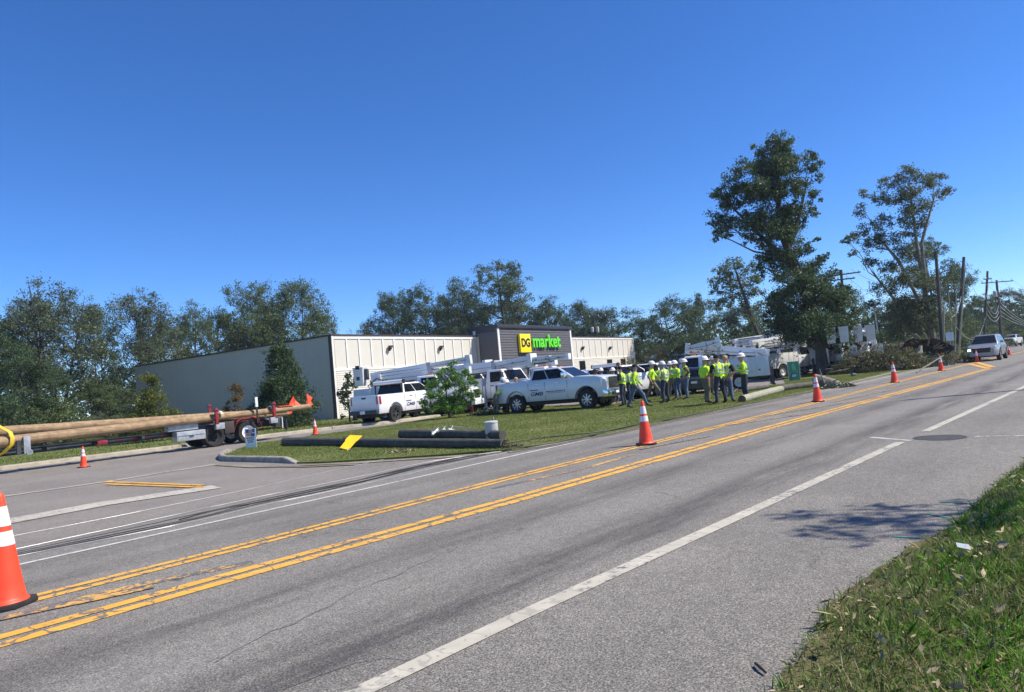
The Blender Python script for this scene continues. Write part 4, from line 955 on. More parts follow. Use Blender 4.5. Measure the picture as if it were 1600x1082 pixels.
def pickup(label, loc, heading, paint='white_paint', rim='alloy', grille='chrome', tubes=False, decal=None, group=None, name='pickup_truck', rack=False, cat='pickup truck', detail=True, spokes=8):
    t = thing(name, label, cat, loc, az(heading), group); WB = 3.8; RW = .44
    cols = arch_cols(-1.2, 4.78, [-1.15, -1.1, .70, .705, .74, .745, 1.5, 2.3, 3.0, 4.4, 4.6, 4.72], [(0, RW), (WB, RW)], .57, .52)
    top = [(-1.2, 1.42), (.72, 1.43), (.74, 1.40), (3.0, 1.43), (3.3, 1.46), (4.3, 1.40), (4.62, 1.35), (4.78, 1.22)]
    wid = [(-1.2, .96), (-1.1, .99), (0, 1.01), (3.9, 1.01), (4.4, .985), (4.65, .93), (4.78, .86)]
    b = shell(MB(), cols, top, wid, (.60, .86, 1.10, 1.29), (.95, .99, 1.0, .995, .985, .95), bed=(-1.14, .72, .80))
    b.build('body', paint, t, ang=28)
    fr = [(.76, -.93, 1.39), (3.25, -.93, 1.42), (3.25, .93, 1.42), (.76, .93, 1.39), (.90, -.76, 1.93), (2.32, -.76, 1.94), (2.32, .76, 1.94), (.90, .76, 1.93)]
    MB().hexa(fr).build('cab', paint, t, bevel=.07, seg=3)
    for s in ('R', 'L'):
        f_ = (lambda u: u) if s == 'R' else (lambda u: 1-u)
        a = [(.06, .10), (.43, .10), (.43, .86), (.10, .86)]; c = [(.455, .10), (.84, .10), (.925, .34), (.94, .86), (.455, .86)]
        on_side(fr, s, [(f_(u), v) for u, v in a][::1 if s == 'R' else -1]).build('window', 'glass', t); on_side(fr, s, [(f_(u), v) for u, v in c][::1 if s == 'R' else -1]).build('window', 'glass', t)
    on_side(fr, 'F', [(.05, .06), (.95, .06), (.93, .90), (.07, .90)]).build('windshield', 'glass', t)
    on_side(fr, 'B', [(.04, .08), (.96, .08), (.95, .90), (.05, .90)]).build('rear_window', 'glass', t)
    MB().box(-1.0, 4.4, -.78, .78, .34, .70).build('chassis', 'black', t)
    for x in (0, WB):
        for s in (-1, 1): add_wheel(t, x, s*.86, RW, .27, rim, spokes)
    # front
    g_ = MB().box(4.70, 4.815, -.64, .64, .84, 1.29).build('grille', 'black', t, bevel=.03)
    for z in (.95, 1.05, 1.15): MB().box(4.81, 4.825, -.57, .57, z-.009, z+.009).build('grille_bar', 'dark_steel', g_)
    MB().box(4.66, 4.825, -.70, -.645, .82, 1.30).box(4.66, 4.825, .645, .70, .82, 1.30).box(4.68, 4.825, -.645, .645, 1.292, 1.33).build('grille_surround', grille, g_)
    for s in (-1, 1):
        h_ = MB().hexa([(4.52, s*.93, .98), (4.70, s*.70, .96), (4.80, s*.70, .96), (4.60, s*.96, .98), (4.50, s*.93, 1.24), (4.68, s*.70, 1.26), (4.775, s*.70, 1.26), (4.58, s*.95, 1.24)]).build('headlight', 'lens', t, bevel=.01)
        MB().hexa([(-1.225, s*.82, .98), (-1.10, s*.82, .98), (-1.04, s*1.0, .98), (-1.16, s*1.0, .98), (-1.225, s*.82, 1.36), (-1.10, s*.82, 1.36), (-1.04, s*.985, 1.36), (-1.16, s*.985, 1.36)]).build('tail_light', 'red_lens', t, bevel=.01)
        for x in (1.18, 2.28): MB().box(x, x+.20, s*1.005-.018, s*1.005+.018, 1.24, 1.275).build('door_handle', 'chrome' if decal else 'white_paint', t, bevel=.008)
        m_ = MB().box(2.72, 2.90, s*.98 if s > 0 else s*1.26, s*1.26 if s > 0 else s*.98, 1.47, 1.70).build('mirror', 'chrome' if decal == 'side' else 'black', t, bevel=.03)
        MB().box(2.80, 2.86, min(s*.85, s*1.0), max(s*.85, s*1.0), 1.44, 1.50).build('mirror_arm', 'black', m_)
        q = MB()
        for x in (.735, 1.66, 2.86): q.box(x-.006, x+.006, s*1.001-.006, s*1.001+.006, .56, 1.32)
        q.box(1.0, 2.9, s*.99-.006, s*.99+.02*s+.0, .545, .555) if False else None
        q.build('door_seam', 'black', t)['kind'] = 'stuff'
        MB().box(.85, 2.95, s*.90 if s < 0 else s*.86, s*.86 if s < 0 else s*.90, .40, .46).build('side_step', 'black', t)
        tr_ = MB()      # dark wheel arch lip
        for ax in (0, WB):
            pts = [(ax+.585*math.cos(a), s*1.0, RW+.585*math.sin(a)) for a in np.linspace(.12, PI-.12, 12)]
            tr_.tube(pts, .016, 5)
        tr_.build('arch_lip', 'dark_steel' if paint != 'white_paint' else paint, t)['kind'] = 'stuff'
    bm_ = MB().prism([(4.62, .50), (4.86, .50), (4.90, .60), (4.88, .80), (4.62, .84)], -.95, .95, 'y').build('front_bumper', grille, t, bevel=.04)
    MB().box(4.86, 4.905, -.50, .50, .54, .68).build('intake', 'black', bm_); MB().box(4.90, 4.915, -.15, .15, .62, .72).build('number_plate', 'text_white', bm_)
    for s in (-1, 1): MB().lathe([(.001, 4.905), (.06, 4.9), (.065, 4.86)], 12, axis='x').build('fog_lamp', 'lens', bm_).location = (0, s*.68, .62)
    rb_ = MB().box(-1.38, -1.2, -.92, .92, .52, .72).build('rear_bumper', 'chrome' if grille == 'chrome' else 'dark_steel', t, bevel=.03)
    MB().box(-1.395, -1.378, -.16, .16, .55, .70).build('number_plate', 'text_white', rb_)
    tg = MB().box(-1.222, -1.20, -.78, .78, .80, 1.41).build('tailgate', paint, t, bevel=.01)
    MB().box(-1.235, -1.222, -.14, .14, 1.27, 1.34).build('handle', 'black', tg); MB().box(-1.50, -1.2, -.04, .04, .42, .50).build('tow_hitch', 'black', t)
    MB().box(1.9, 2.1, -.12, .12, 1.945, 1.975).build('roof_light', 'amber', t, bevel=.01)
    if tubes:
        q = MB().tube([(.74, -1.02, 2.0), (.74, 1.02, 2.0)], .10, 14); q.build('pipe_carrier', 'white_paint', t)
        for s in (-1, 1): MB().tube([(.74, s*1.0, 2.0), (.74, s*1.06, 2.0)], .115, 14).build('carrier_cap', 'black', t)
        MB().box(.70, .76, -.93, -.88, 1.42, 1.92).box(.70, .76, .88, .93, 1.42, 1.92).box(.70, .76, -.93, .93, 1.86, 1.91).build('rack', 'black', t)
    if decal:
        T = face_T((1.18, -1.021, .83), (1, 0, 0)); sgn_ = (1,)
        text('lettering', 'GMB', .23, 'blue_print', t, T, ext=.002, shear=.25, bold=.003, sx=1.45)
        for (x0, x1, z0, z1) in ((1.70, 1.96, .885, .925), (2.0, 2.14, .885, .925), (2.18, 2.62, .885, .925), (1.70, 2.66, .835, .850), (.84, 1.28, .985, 1.03)):      # fine print, too small to read
            MB().box(x0, x1, -1.0215, -1.019, z0, z1).build('fine_print', 'grey_print', t)
        MB().box(2.70, 2.73, -1.0215, -1.019, .85, .95).build('fine_print', 'blue_print', t)
        T4 = face_T((1.18, 1.021, .86), (-1, 0, 0)); text('lettering', 'GMB', .23, 'blue_print', t, T4, ext=.002, shear=.25, bold=.003, sx=1.45)
    return t
rd_ = G(811, 647.5); 
RAMH = 123
pk = pickup('silver white crew cab pickup with chrome wheels parked beside the grass', (rd_.x+.47, rd_.y+.72, .008), RAMH, 'silver_paint', 'alloy', 'chrome', decal='side'); pk.scale = (1, 1, 1.07)
ch = G(618, 660.5)
pk = pickup('white crew cab pickup seen from behind with a white pipe across its roof', (ch.x-.80, ch.y+.42, .008), 30, 'white_paint', 'dark_steel', 'black', tubes=True, decal='door', spokes=6); pk.scale = (1.06, 1.04, 1.08)
pickup('white pickup behind the silver pickup nose with a white pipe across its roof', (*G(935, 631)[:2], .008), 55, 'white_paint', 'steel', 'black', tubes=True)
pickup('white pickup whose red tail light shows behind the men in the middle of the crowd', (*G(1004, 622)[:2], .008), 28, 'white_paint', 'alloy', 'black')
pickup('shade-tinted white pickup with a white pipe across its roof behind the right of the crowd', (*G(1070, 612)[:2], .008), 62, 'shaded_white_paint', 'alloy', 'black', tubes=True)
pickup('white pickup with dark windows just behind the cab of the silver white pickup', (*G(885, 628)[:2], .008), 100, 'white_paint', 'steel', 'black')
pickup('white pickup driving away at the far right end of the road', (*G(1586, 541.5)[:2], .014), 225, 'white_paint', 'alloy', 'black')

def suv(label, loc, heading, paint, name='parked_car', cat='car', Hh=1.72, tail_only=False, lit=False):
    t = thing(name, label, cat, loc, az(heading)); WB = 2.86; RW = .38; s_ = Hh/1.72
    cols = arch_cols(-.98, 3.92, [-.9, -.8, .5, 1.2, 2.0, 3.0, 3.6, 3.78, 3.86], [(0, RW), (WB, RW)], .46, .34)
    top = [(-.98, .95*s_), (-.88, 1.05*s_), (2.3, 1.08*s_), (2.6, 1.08*s_), (3.3, 1.02*s_), (3.75, .94*s_), (3.92, .78*s_)]
    wid = [(-.98, .80), (-.8, .92), (0, .96), (2.9, .96), (3.4, .93), (3.75, .85), (3.92, .72)]
    shell(MB(), cols, top, wid, (.46, .66, .82, .94), (.92, .985, 1.0, .99, .97, .93)).build('body', paint, t, ang=28)
    fr = [(-.80, -.86, 1.02*s_), (2.70, -.86, 1.07*s_), (2.70, .86, 1.07*s_), (-.80, .86, 1.02*s_), (-.42, -.64, 1.66*s_), (1.70, -.64, 1.68*s_), (1.70, .64, 1.68*s_), (-.42, .64, 1.66*s_)]
    MB().hexa(fr).build('cabin', paint, t, bevel=.09, seg=3)
    for s in ('R', 'L'):
        for u0, u1, k in ((.06, .27, 0), (.29, .56, 0), (.58, .90, 1)):
            uv = [(u0, .12), (u1+(.0 if not k else .03), .12), (u1+(0 if not k else .05), .84), (u0+.01, .84)]
            if s == 'L': uv = [(1-u, v) for u, v in uv][::-1]
            on_side(fr, s, uv).build('window', 'glass', t)
    on_side(fr, 'F', [(.05, .08), (.95, .08), (.93, .90), (.07, .90)]).build('windshield', 'glass', t)
    on_side(fr, 'B', [(.08, .18), (.92, .18), (.90, .82), (.10, .82)]).build('rear_window', 'glass', t)
    MB().box(-.7, 3.6, -.72, .72, .25, .6).build('chassis', 'black', t)
    for x in (0, WB):
        for s in (-1, 1): add_wheel(t, x, s*.83, RW, .24, 'alloy', 7)
    g_ = MB().prism([(-.50, .56*s_), (.50, .56*s_), (.56, .86*s_), (-.56, .86*s_)], 3.86, 3.925, 'x').build('grille', 'black', t, bevel=.02)
    for z in (.63, .70, .77): MB().box(3.92, 3.935, -.47, .47, z*s_-.008, z*s_+.008).build('grille_bar', 'dark_steel', g_)
    MB().box(3.80, 3.935, -.56, .56, .86*s_, .885*s_).build('grille_trim', 'chrome', g_)
    MB().box(3.70, 3.90, -.72, .72, .30, .40).build('lower_bumper', 'dark_steel', t, bevel=.02)
    for s in (-1, 1):
        MB().hexa([(3.55, s*.88, .70*s_), (3.80, s*.58, .68*s_), (3.90, s*.58, .68*s_), (3.66, s*.89, .70*s_), (3.50, s*.87, .88*s_), (3.76, s*.58, .88*s_), (3.87, s*.58, .88*s_), (3.62, s*.88, .88*s_)]).build('headlight', 'lens', t, bevel=.01)
        MB().hexa([(-.99, s*.45, .84*s_), (-.86, s*.45, .84*s_), (-.70, s*.95, .86*s_), (-.86, s*.94, .86*s_), (-.97, s*.45, 1.0*s_), (-.84, s*.45, 1.0*s_), (-.66, s*.93, 1.04*s_), (-.82, s*.92, 1.04*s_)]).build('tail_light', 'red_lens', t, bevel=.01)
        MB().box(2.15, 2.30, min(s*.90, s*1.10), max(s*.90, s*1.10), 1.10*s_, 1.24*s_).build('mirror', paint, t, bevel=.03)
        for x in (.85, 1.75): MB().box(x, x+.17, s*.965-.015, s*.965+.015, .90*s_, .925*s_).build('door_handle', 'chrome', t)
        q = MB()
        for x in (.42, 1.30, 2.28): q.box(x-.005, x+.005, s*.962-.004, s*.962+.004, .42, .96*s_)
        q.build('door_seam', 'black', t)['kind'] = 'stuff'
        MB().box(-.2, 1.6, s*.60-.02, s*.60+.02, 1.70*s_, 1.735*s_).build('roof_rail', 'dark_steel', t)
    MB().box(-1.0, -.98, -.16, .16, .62, .74).build('number_plate', 'text_white', t)
    if lit: 
        m_, n_, b_ = nodes_of('running_light'); b_.inputs['Emission Color'].default_value = (.75, 1, .8, 1); b_.inputs['Emission Strength'].default_value = 6; M['running_light'] = m_
        MB().box(3.83, 3.92, -.80, -.62, .70*s_, .80*s_).build('running_light', 'running_light', t)
    return t
sv_ = G(1524, 566)
sq = suv('silver sport utility car coming towards the camera beside the upturned roots', (sv_.x+2.6, sv_.y+2.1, .014), 221, 'silver_dark', 'moving_car', lit=True); sq.scale = (1.08, 1.04, 1.12)
suv('black car with red tail lights behind the men on the right of the crowd', (*G(1092, 616.5)[:2], .008), 25, 'navy_paint', Hh=1.5)

# ================================================================== BUCKET TRUCKS
def util_truck(label, loc, heading, booms=(), bucket=None, turret=(0, 2.0), body='service', outriggers=True, group='white line trucks parked in the lot', name='bucket_truck', brand=None, dual=False, body_h=1.95, cab_h=2.40):
    t = thing(name, label, 'bucket truck', loc, az(heading), group); RW = .50; WB = 4.4; PT = 'white_paint'
    MB().box(-1.9, 5.1, -.42, -.30, .62, .86).box(-1.9, 5.1, .30, .42, .62, .86).box(4.9, 5.1, -.42, .42, .62, .86).box(-1.9, -1.8, -.3, .3, .62, .86).build('chassis', 'dark_steel', t)
    # hood and cab
    cols = arch_cols(3.55, 5.30, [3.6, 4.0, 4.95, 5.1, 5.22], [(WB, RW)], .62, .72)
    shell(MB(), cols, [(3.5, 1.72), (4.6, 1.62), (5.1, 1.48), (5.3, 1.2)], [(3.5, 1.06), (4.4, 1.10), (4.95, 1.05), (5.3, .84)], (.8, 1.0, 1.2, 1.38), (.94, .985, 1.0, 1.0, .93, .78)).build('hood', PT, t, ang=30)
    MB().box(2.0, 3.62, -1.10, 1.10, .72, 1.62).build('cab_base', PT, t, bevel=.06)
    fr = [(2.0, -1.08, 1.58), (3.66, -1.08, 1.62), (3.66, 1.08, 1.62), (2.0, 1.08, 1.58), (2.06, -.96, cab_h), (3.18, -.96, cab_h), (3.18, .96, cab_h), (2.06, .96, cab_h)]
    MB().hexa(fr).build('cab', PT, t, bevel=.08, seg=3)
    for s in ('R', 'L'):
        uv = [(.22, .10), (.88, .10), (.90, .42), (.94, .84), (.22, .84)]
        if s == 'L': uv = [(1-u, v) for u, v in uv][::-1]
        on_side(fr, s, uv).build('window', 'glass', t)
    on_side(fr, 'F', [(.06, .08), (.94, .08), (.92, .88), (.08, .88)]).build('windshield', 'glass', t); on_side(fr, 'B', [(.2, .3), (.8, .3), (.8, .8), (.2, .8)]).build('rear_window', 'glass', t)
    g_ = MB().box(5.20, 5.32, -.52, .52, .86, 1.36).build('grille', 'black', t, bevel=.03)
    for z in (.96, 1.06, 1.16, 1.26): MB().box(5.315, 5.335, -.48, .48, z-.015, z+.015).build('grille_bar', 'chrome', g_)
    MB().box(5.25, 5.48, -1.08, 1.08, .50, .80).build('front_bumper', PT, t, bevel=.04)
    for s in (-1, 1):
        MB().box(5.05, 5.30, min(s*.58, s*.86), max(s*.58, s*.86), .98, 1.20).build('headlight', 'lens', t, bevel=.03)
        m_ = MB().box(3.55, 3.62, min(s*1.32, s*1.52), max(s*1.32, s*1.52), 1.62, 2.22).build('mirror', 'dark_steel', t, bevel=.02)
        MB().tube([(3.55, s*1.10, 2.15), (3.58, s*1.4, 2.15)], .02, 5).tube([(3.55, s*1.10, 1.70), (3.58, s*1.4, 1.70)], .02, 5).build('mirror_arm', 'black', m_)
        q = MB().box(2.36, 2.37, s*1.10-.01, s*1.10+.01, .78, 1.56).box(3.5, 3.51, s*1.10-.01, s*1.10+.01, .78, 1.56); q.build('door_seam', 'black', t)['kind'] = 'stuff'
        MB().box(2.42, 2.60, s*1.10-.03, s*1.10+.03, 1.44, 1.49).build('door_handle', 'black', t)
        MB().box(2.3, 3.45, min(s*.85, s*1.08), max(s*.85, s*1.08), .42, .56).build('step_tank', 'alloy', t, bevel=.03)
        add_wheel(t, WB, s*.98, RW, .28, 'white_body', 8, 'steel'); add_wheel(t, 0, s*.98, RW, .30, 'white_body', 8, 'steel'); add_wheel(t, 0, s*.64, RW, .28, 'white_body', 8, 'steel')
        # service body side with doors
        cols = arch_cols(-1.85, 1.80, [0.0], [(0, RW)], .64, .78)
        rings = [[Vector((x, s*1.18, z)), Vector((x, s*1.18, body_h)), Vector((x, s*.72, body_h)), Vector((x, s*.72, z))] for x, z in cols]
        MB().loft(rings).build('service_body', 'white_body', t, ang=25, bevel=0)
        for (a, c, z0) in ((-1.80, -.72, .85), (-.66, .66, 1.2), (.72, 1.22, .85), (1.26, 1.76, .85)):
            d_ = MB().box(a, c, s*1.18-.012, s*1.18+.014, z0, body_h-.07).build('locker_door', 'white_body', t, bevel=.008)
            MB().box((a+c)/2-.06, (a+c)/2+.06, s*1.20-.012, s*1.20+.012, z0+.28, z0+.36).build('handle', 'dark_steel', d_)
        MB().box(-1.9, -1.85, min(s*.95, s*1.12), max(s*.95, s*1.12), 1.0, 1.2).build('tail_light', 'red_lens', t)
        if outriggers:
            MB().box(1.86, 1.98, min(s*.5, s*1.16), max(s*.5, s*1.16), .75, .95).box(1.86, 1.98, s*1.12-.07, s*1.12+.07, .25, 1.5).box(1.80, 2.03, s*1.12-.16, s*1.12+.16, .18, .25).build('outrigger', 'white_body', t)
            MB().box(-2.08, -1.95, s*.98-.07, s*.98+.07, .25, 1.3).box(-2.13, -1.9, s*.98-.16, s*.98+.16, .18, .25).build('outrigger', 'dark_steel', t)
    MB().box(-1.84, 1.80, -.715, .715, .95, 1.02).build('deck', 'dark_steel', t)
    rg2 = random.Random(int(loc[0]*100)); tx_, tz = turret
    for k in range(7):
        gx = rg2.uniform(-1.6, 1.5); gy = rg2.uniform(-1.0, 1.0); m_ = rg2.choice(['dark_steel', 'white_body', 'steel', 'black', 'steel', 'red_paint' if k == 3 else 'dark_steel']); z_g = body_h if abs(gy) > .72 else 1.03
        if k % 3 == 0: MB().lathe([(.05, 0), (.17, 0), (.17, .10), (.05, .10), (.05, 0)], 14, axis='y').build('cable_reel', m_, t).location = (gx, gy, z_g+.175)
        elif k % 3 == 1: MB().box(gx-.22, gx+.22, gy-.12, gy+.12, z_g+.004, z_g+rg2.uniform(.18, .38)).build('tool_bin', m_, t, bevel=.015)
        else: MB().tube([(gx, gy, z_g), (gx+.1, gy, z_g+.4), (gx+.5, gy, z_g+.45), (gx+.7, gy, z_g)], .025, 6).build('rail', m_, t)
    MB().tube([(tx_-.2, -.25, tz-.3), (tx_-.5, -.35, tz+.1), (tx_+.1, -.38, tz+.5), (tx_+.5, -.3, tz+.35)], .035, 6).tube([(tx_-.25, .25, tz-.5), (tx_-.55, .35, tz), (tx_+.2, .38, tz+.55)], .03, 6).build('hose_loop', 'black', t)
    MB().box(tx_-.42, tx_-.16, -.2, .2, tz+.02, tz+.42).box(tx_+.05, tx_+.35, -.20, .20, tz+.10, tz+.34).build('valve_block', 'dark_steel', t, bevel=.02)
    MB().box(-2.05, -1.86, -1.15, 1.15, .62, .82).build('rear_bumper', 'dark_steel', t)
    MB().box(2.5, 2.8, -.35, .35, cab_h+.01, cab_h+.09).build('beacon', 'amber', t, bevel=.02)
    # turret
    tx_, tz = turret
    MB().lathe([(.36, 1.0), (.36, 1.35), (.30, 1.5), (.30, tz-.15), (.42, tz-.15), (.42, tz), (.001, tz)], 16).build('turret', 'white_body', t).location = (tx_, 0, 0)
    MB().box(tx_-.3, tx_+.35, -.32, -.22, tz, tz+.75).box(tx_-.3, tx_+.35, .22, .32, tz, tz+.75).build('turret_bracket', 'white_body', t, bevel=.02)
    for i, bs in enumerate(booms):
        (x0, z0, x1, z1, w0, h0, w1, h1, m_) = bs[:9]; y_ = bs[9] if len(bs) > 9 else 0
        pa_, pb_ = Vector((x0, y_, z0)), Vector((x1, y_, z1)); wm, hm_ = (w0+w1)/2, (h0+h1)/2
        bo = MB().beam(pa_, pa_.lerp(pb_, .60), w0, h0, wm, hm_).build('boom', m_, t, bevel=.025); MB().beam(pa_.lerp(pb_, .55), pb_, wm*.78, hm_*.74, w1*.8, h1*.78).build('inner_boom', 'white_body', bo, bevel=.02); MB().beam(pa_.lerp(pb_, .575), pa_.lerp(pb_, .615), wm*1.08, hm_*1.1).build('boom_collar', 'steel', bo, bevel=.01)
        dx = Vector((x1-x0, 0, z1-z0)); L_ = dx.length; dx.normalize()
        # hydraulic ram, hose run, end collar and pins on each boom
        up_ = Vector((-dx.z, 0, dx.x)); a_ = Vector((x0, y_, z0))
        MB().tube([a_+dx*L_*.08-up_*(h0*.62), a_+dx*L_*.5-up_*(h0*.58)], .055, 8).tube([a_+dx*L_*.5-up_*(h0*.58), a_+dx*L_*.68-up_*(h1*.52)], .03, 8).build('ram', 'dark_steel', bo)
        MB().tube([a_+dx*L_*.05+Vector((0, w0/2+.03, -.05)), a_+dx*L_*.5+Vector((0, w0/2+.02, -.09)), a_+dx*L_*.95+Vector((0, w1/2+.03, -.02))], .012, 6).tube([a_+dx*L_*.05+Vector((0, -w0/2-.03, .02)), a_+dx*L_*.6+Vector((0, -w0/2-.02, -.06)), a_+dx*L_*.97+Vector((0, -w1/2-.03, 0))], .011, 6).build('hose', 'black', bo)
        MB().beam(a_+dx*(L_-.28), a_+dx*(L_+.02), w1*1.12, h1*1.14).build('collar', 'white_body' if m_ != 'white_body' else 'white_paint', bo, bevel=.02)
        pn = MB()
        for f_ in (.12, .34, .55, .8): pn.tube([a_+dx*L_*f_+Vector((0, -w0/2-.012, 0)), a_+dx*L_*f_+Vector((0, w0/2+.012, 0))], .045, 8)
        pn.build('pins', 'dark_steel', bo)['kind'] = 'stuff'
    if brand:
        x0, z0, x1, z1, w0, h0 = booms[brand][:6]; y_ = -w0/2-.02; mid = Vector((x0, 0, z0)).lerp(Vector((x1, 0, z1)), .45)
        for s in (1, -1):
            yy = s*(w0/2+.028); dx = Vector((x1-x0, 0, z1-z0)).normalized()
            MB().beam(mid-dx*.75+Vector((0, yy, 0)), mid+dx*.75+Vector((0, yy, 0)), .012, .27).build('label_plate', 'black', t)
            T = face_T(mid+Vector((0, yy+s*.012, 0)), dx*(-s), up=Vector((-dx.z, 0, dx.x))*(1)); lt = text('lettering', 'TEREX', .27, 'text_white', t, T, ext=.002, bold=.012)
            MB().beam(mid-dx*.95*(-s)+Vector((0, yy+s*.004, 0)), mid-dx*.70*(-s)+Vector((0, yy+s*.004, 0)), .012, .27).build('label_plate', 'red_paint', t)
    if bucket:
        for k, (bx, by, bz) in enumerate(bucket):
            bk = MB().loft([[Vector((bx+sx_*a*.30, by+sy_*a*.30, z)) for sx_, sy_ in ((-1, -1), (1, -1), (1, 1), (-1, 1))] for a, z in ((.88, bz), (1.0, bz+.5), (1.06, bz+1.06), (1.14, bz+1.07), (1.14, bz+1.12), (1.0, bz+1.12), (.95, bz+.3))], cap=True).build('bucket', 'white_body', t, bevel=.02)
            MB().box(bx+.34, bx+.50, by-.14, by+.14, bz+.35, bz+1.0).build('bucket_mount', 'dark_steel', bk); MB().box(bx-.12, bx+.12, by-.36, by-.32, bz+1.0, bz+1.22).build('control_box', 'black', bk)
            MB().box(bx-.10, bx+.10, by-.355, by-.335, bz+.35, bz+.55).build('step', 'dark_steel', bk)
    return t
WP, WB_ = 'white_paint', 'white_body'
def front_at(px, py, heading, dist=4.4):
    g_ = G(px, py, .008); d = Vector((math.sin(R(heading)), math.cos(R(heading)), 0)); p = g_-d*dist; return (p.x, p.y, .008)
# B1: bucket stowed at the rear left, knuckle over the cab
util_truck('bucket truck behind the bright magnolia, its grey bucket hanging at the left over the pickup', front_at(725, 647, 104), 104,
    [(-.9, 2.35, 5.0, 2.62, .34, .42, .44, .56, WB_), (-1.2, 2.72, 5.1, 3.10, .26, .30, .40, .48, WP)], [(-1.9, 0, 2.15)], turret=(-.8, 2.0))
util_truck('bucket truck with its cab just right of the magnolia bush, boom stowed over the cab', front_at(760, 641, 134), 134,
    [(-2.2, 2.45, 5.0, 2.72, .44, .46, .56, .62, WP), (-2.4, 2.1, 1.6, 2.3, .34, .3, .34, .3, WB_)], [(-2.9, 0, 2.0)], turret=(-1.2, 2.2))
util_truck('digger derrick truck with its cab right of the middle bucket truck, boom tip pointing right', front_at(830, 637, 128), 128,
    [(-2.2, 2.5, 4.9, 2.74, .44, .5, .56, .68, WP), (4.0, 2.72, 7.4, 2.72, .30, .36, .26, .30, WB_)], None, turret=(-1.2, 2.2), name='derrick_truck')
util_truck('white line truck whose roof shows above the silver white pickup cab', front_at(892, 627, 118), 118,
    [(-2.0, 2.5, 3.6, 2.75, .34, .4, .4, .5, WB_)], None, turret=(-1.2, 2.1), outriggers=False)
# B5 small boom behind the middle of the crowd
util_truck('line truck behind the crowd with a short low boom over its cab', front_at(1028, 598, 285, 4.0), 285,
    [(-1.6, 2.3, 4.6, 2.9, .34, .4, .34, .4, WB_), (4.4, 3.1, .4, 2.95, .26, .3, .26, .3, WP)], None, turret=(-1.2, 2.2), outriggers=False)
# B6 the named boom behind the right of the crowd
ut = util_truck('bucket truck with a black and red name plate on its boom, right of the crowd', front_at(1156, 609, 286, 0.0), 286,
    [(-2.0, 2.15, 3.1, 2.95, .44, .46, .34, .60, WP), (3.0, 2.7, 1.0, 2.55, .3, .3, .3, .34, WB_), (3.0, 2.9, .9, 3.15, .26, .26, .36, .56, WB_, .6)], None, turret=(-1.5, 1.7), brand=0, body_h=2.0, cab_h=2.4); ut.scale = (.88, .9, .88)
util_truck('bucket truck behind the green sign, its bucket turned to the left', front_at(1264, 585.5, 60, 4.4), 60,
    [(-2.0, 2.9, 4.4, 3.3, .40, .44, .44, .5, WP), (-2.2, 2.45, 3.4, 2.85, .34, .34, .34, .34, 'steel')], [(-2.9, .5, 1.6)], turret=(-1.2, 2.2))
util_truck('line truck with a long level boom between the name-plated boom and the big oak', front_at(1180, 592, 70, 0.0), 70,
    [(-1.8, 3.3, 5.2, 3.7, .36, .42, .36, .42, WB_), (-1.8, 2.8, 3.0, 3.0, .3, .34, .3, .34, 'steel')], [(-2.5, -.5, 1.9)], turret=(-1.2, 2.2))
util_truck('bucket truck low between the level boom truck and the green sign', front_at(1222, 589, 290, 0.0), 290,
    [(-1.8, 2.5, 3.4, 3.1, .34, .42, .34, .42, WP), (3.4, 3.2, .2, 3.35, .3, .34, .3, .34, WB_)], [(-2.5, .3, 1.5)], turret=(-1.4, 2.0))
util_truck('bucket truck whose boom passes behind the big oak trunk', front_at(1296, 583, 75, 0.0), 75,
    [(-1.8, 2.9, 3.9, 3.2, .36, .42, .36, .42, WB_), (-2.0, 3.4, 3.4, 3.6, .3, .3, .3, .3, WP)], [(-2.6, .4, 2.3), (-2.6, -.4, 2.3)], turret=(-1.2, 2.2))
for k, (px_, py_, lab) in enumerate(((1322, 583, 'bucket truck just right of the big oak trunk among the parked line trucks'), (1345, 583, 'bucket truck with two buckets, second of the row behind the brush pile'),
        (1386, 578, 'bucket truck with two buckets, rightmost of the row behind the brush pile'),
        (1334, 576, 'bucket truck behind the gap between the oak and the row with two buckets'), (1364, 575, 'bucket truck at the back between the two trucks with paired buckets'))):
    g_ = G(px_, py_, .008); util_truck(lab, (g_.x, g_.y+3, .008), 24, [(-1.2, 2.3, 4.6, 2.9, .4, .46, .4, .46, WP), (-2.0, 2.8, 4.6, 3.2, .3, .34, .3, .34, WB_)], [(-2.7, -.42, 2.25), (-2.7, .42, 2.25)] if k else [(-2.7, 0, 2.2)], turret=(-1.0, 2.2))

# ================================================================== POLE TRAILER
TO = Vector((-11.72, 31.22, 0)); TA = 43
tr_ = thing('pole_trailer', 'long pole trailer with red fenders, red stakes and grey tool box at the driveway kerb', 'trailer', (TO.x, TO.y, .008), az(TA))
for s, y in ((-1, .55), (1, 1.25)): MB().box(-16, 1.9, y-.06, y+.06, .60, .80).box(-16, 1.9, y-.11, y+.11, .795, .81).box(-16, 1.9, y-.11, y+.11, .59, .605).build('frame_rail', 'dark_steel', tr_)
for x in np.arange(-15.5, 1.8, 1.6): MB().box(x, x+.1, .0, 2.0, .66, .78).build('cross_member', 'dark_steel', tr_)
for x in (-1.45, 0):
    for y in (.14, 1.72): add_wheel(tr_, x, y, .46, .42, 'text_white' if x == 0 else 'rubber', 8, 'steel')  # front rims dark: the shade of their recess is put into the colour
    MB().tube([(x, .1, .46), (x, 1.8, .46)], .07, 8).build('axle', 'dark_steel', tr_)
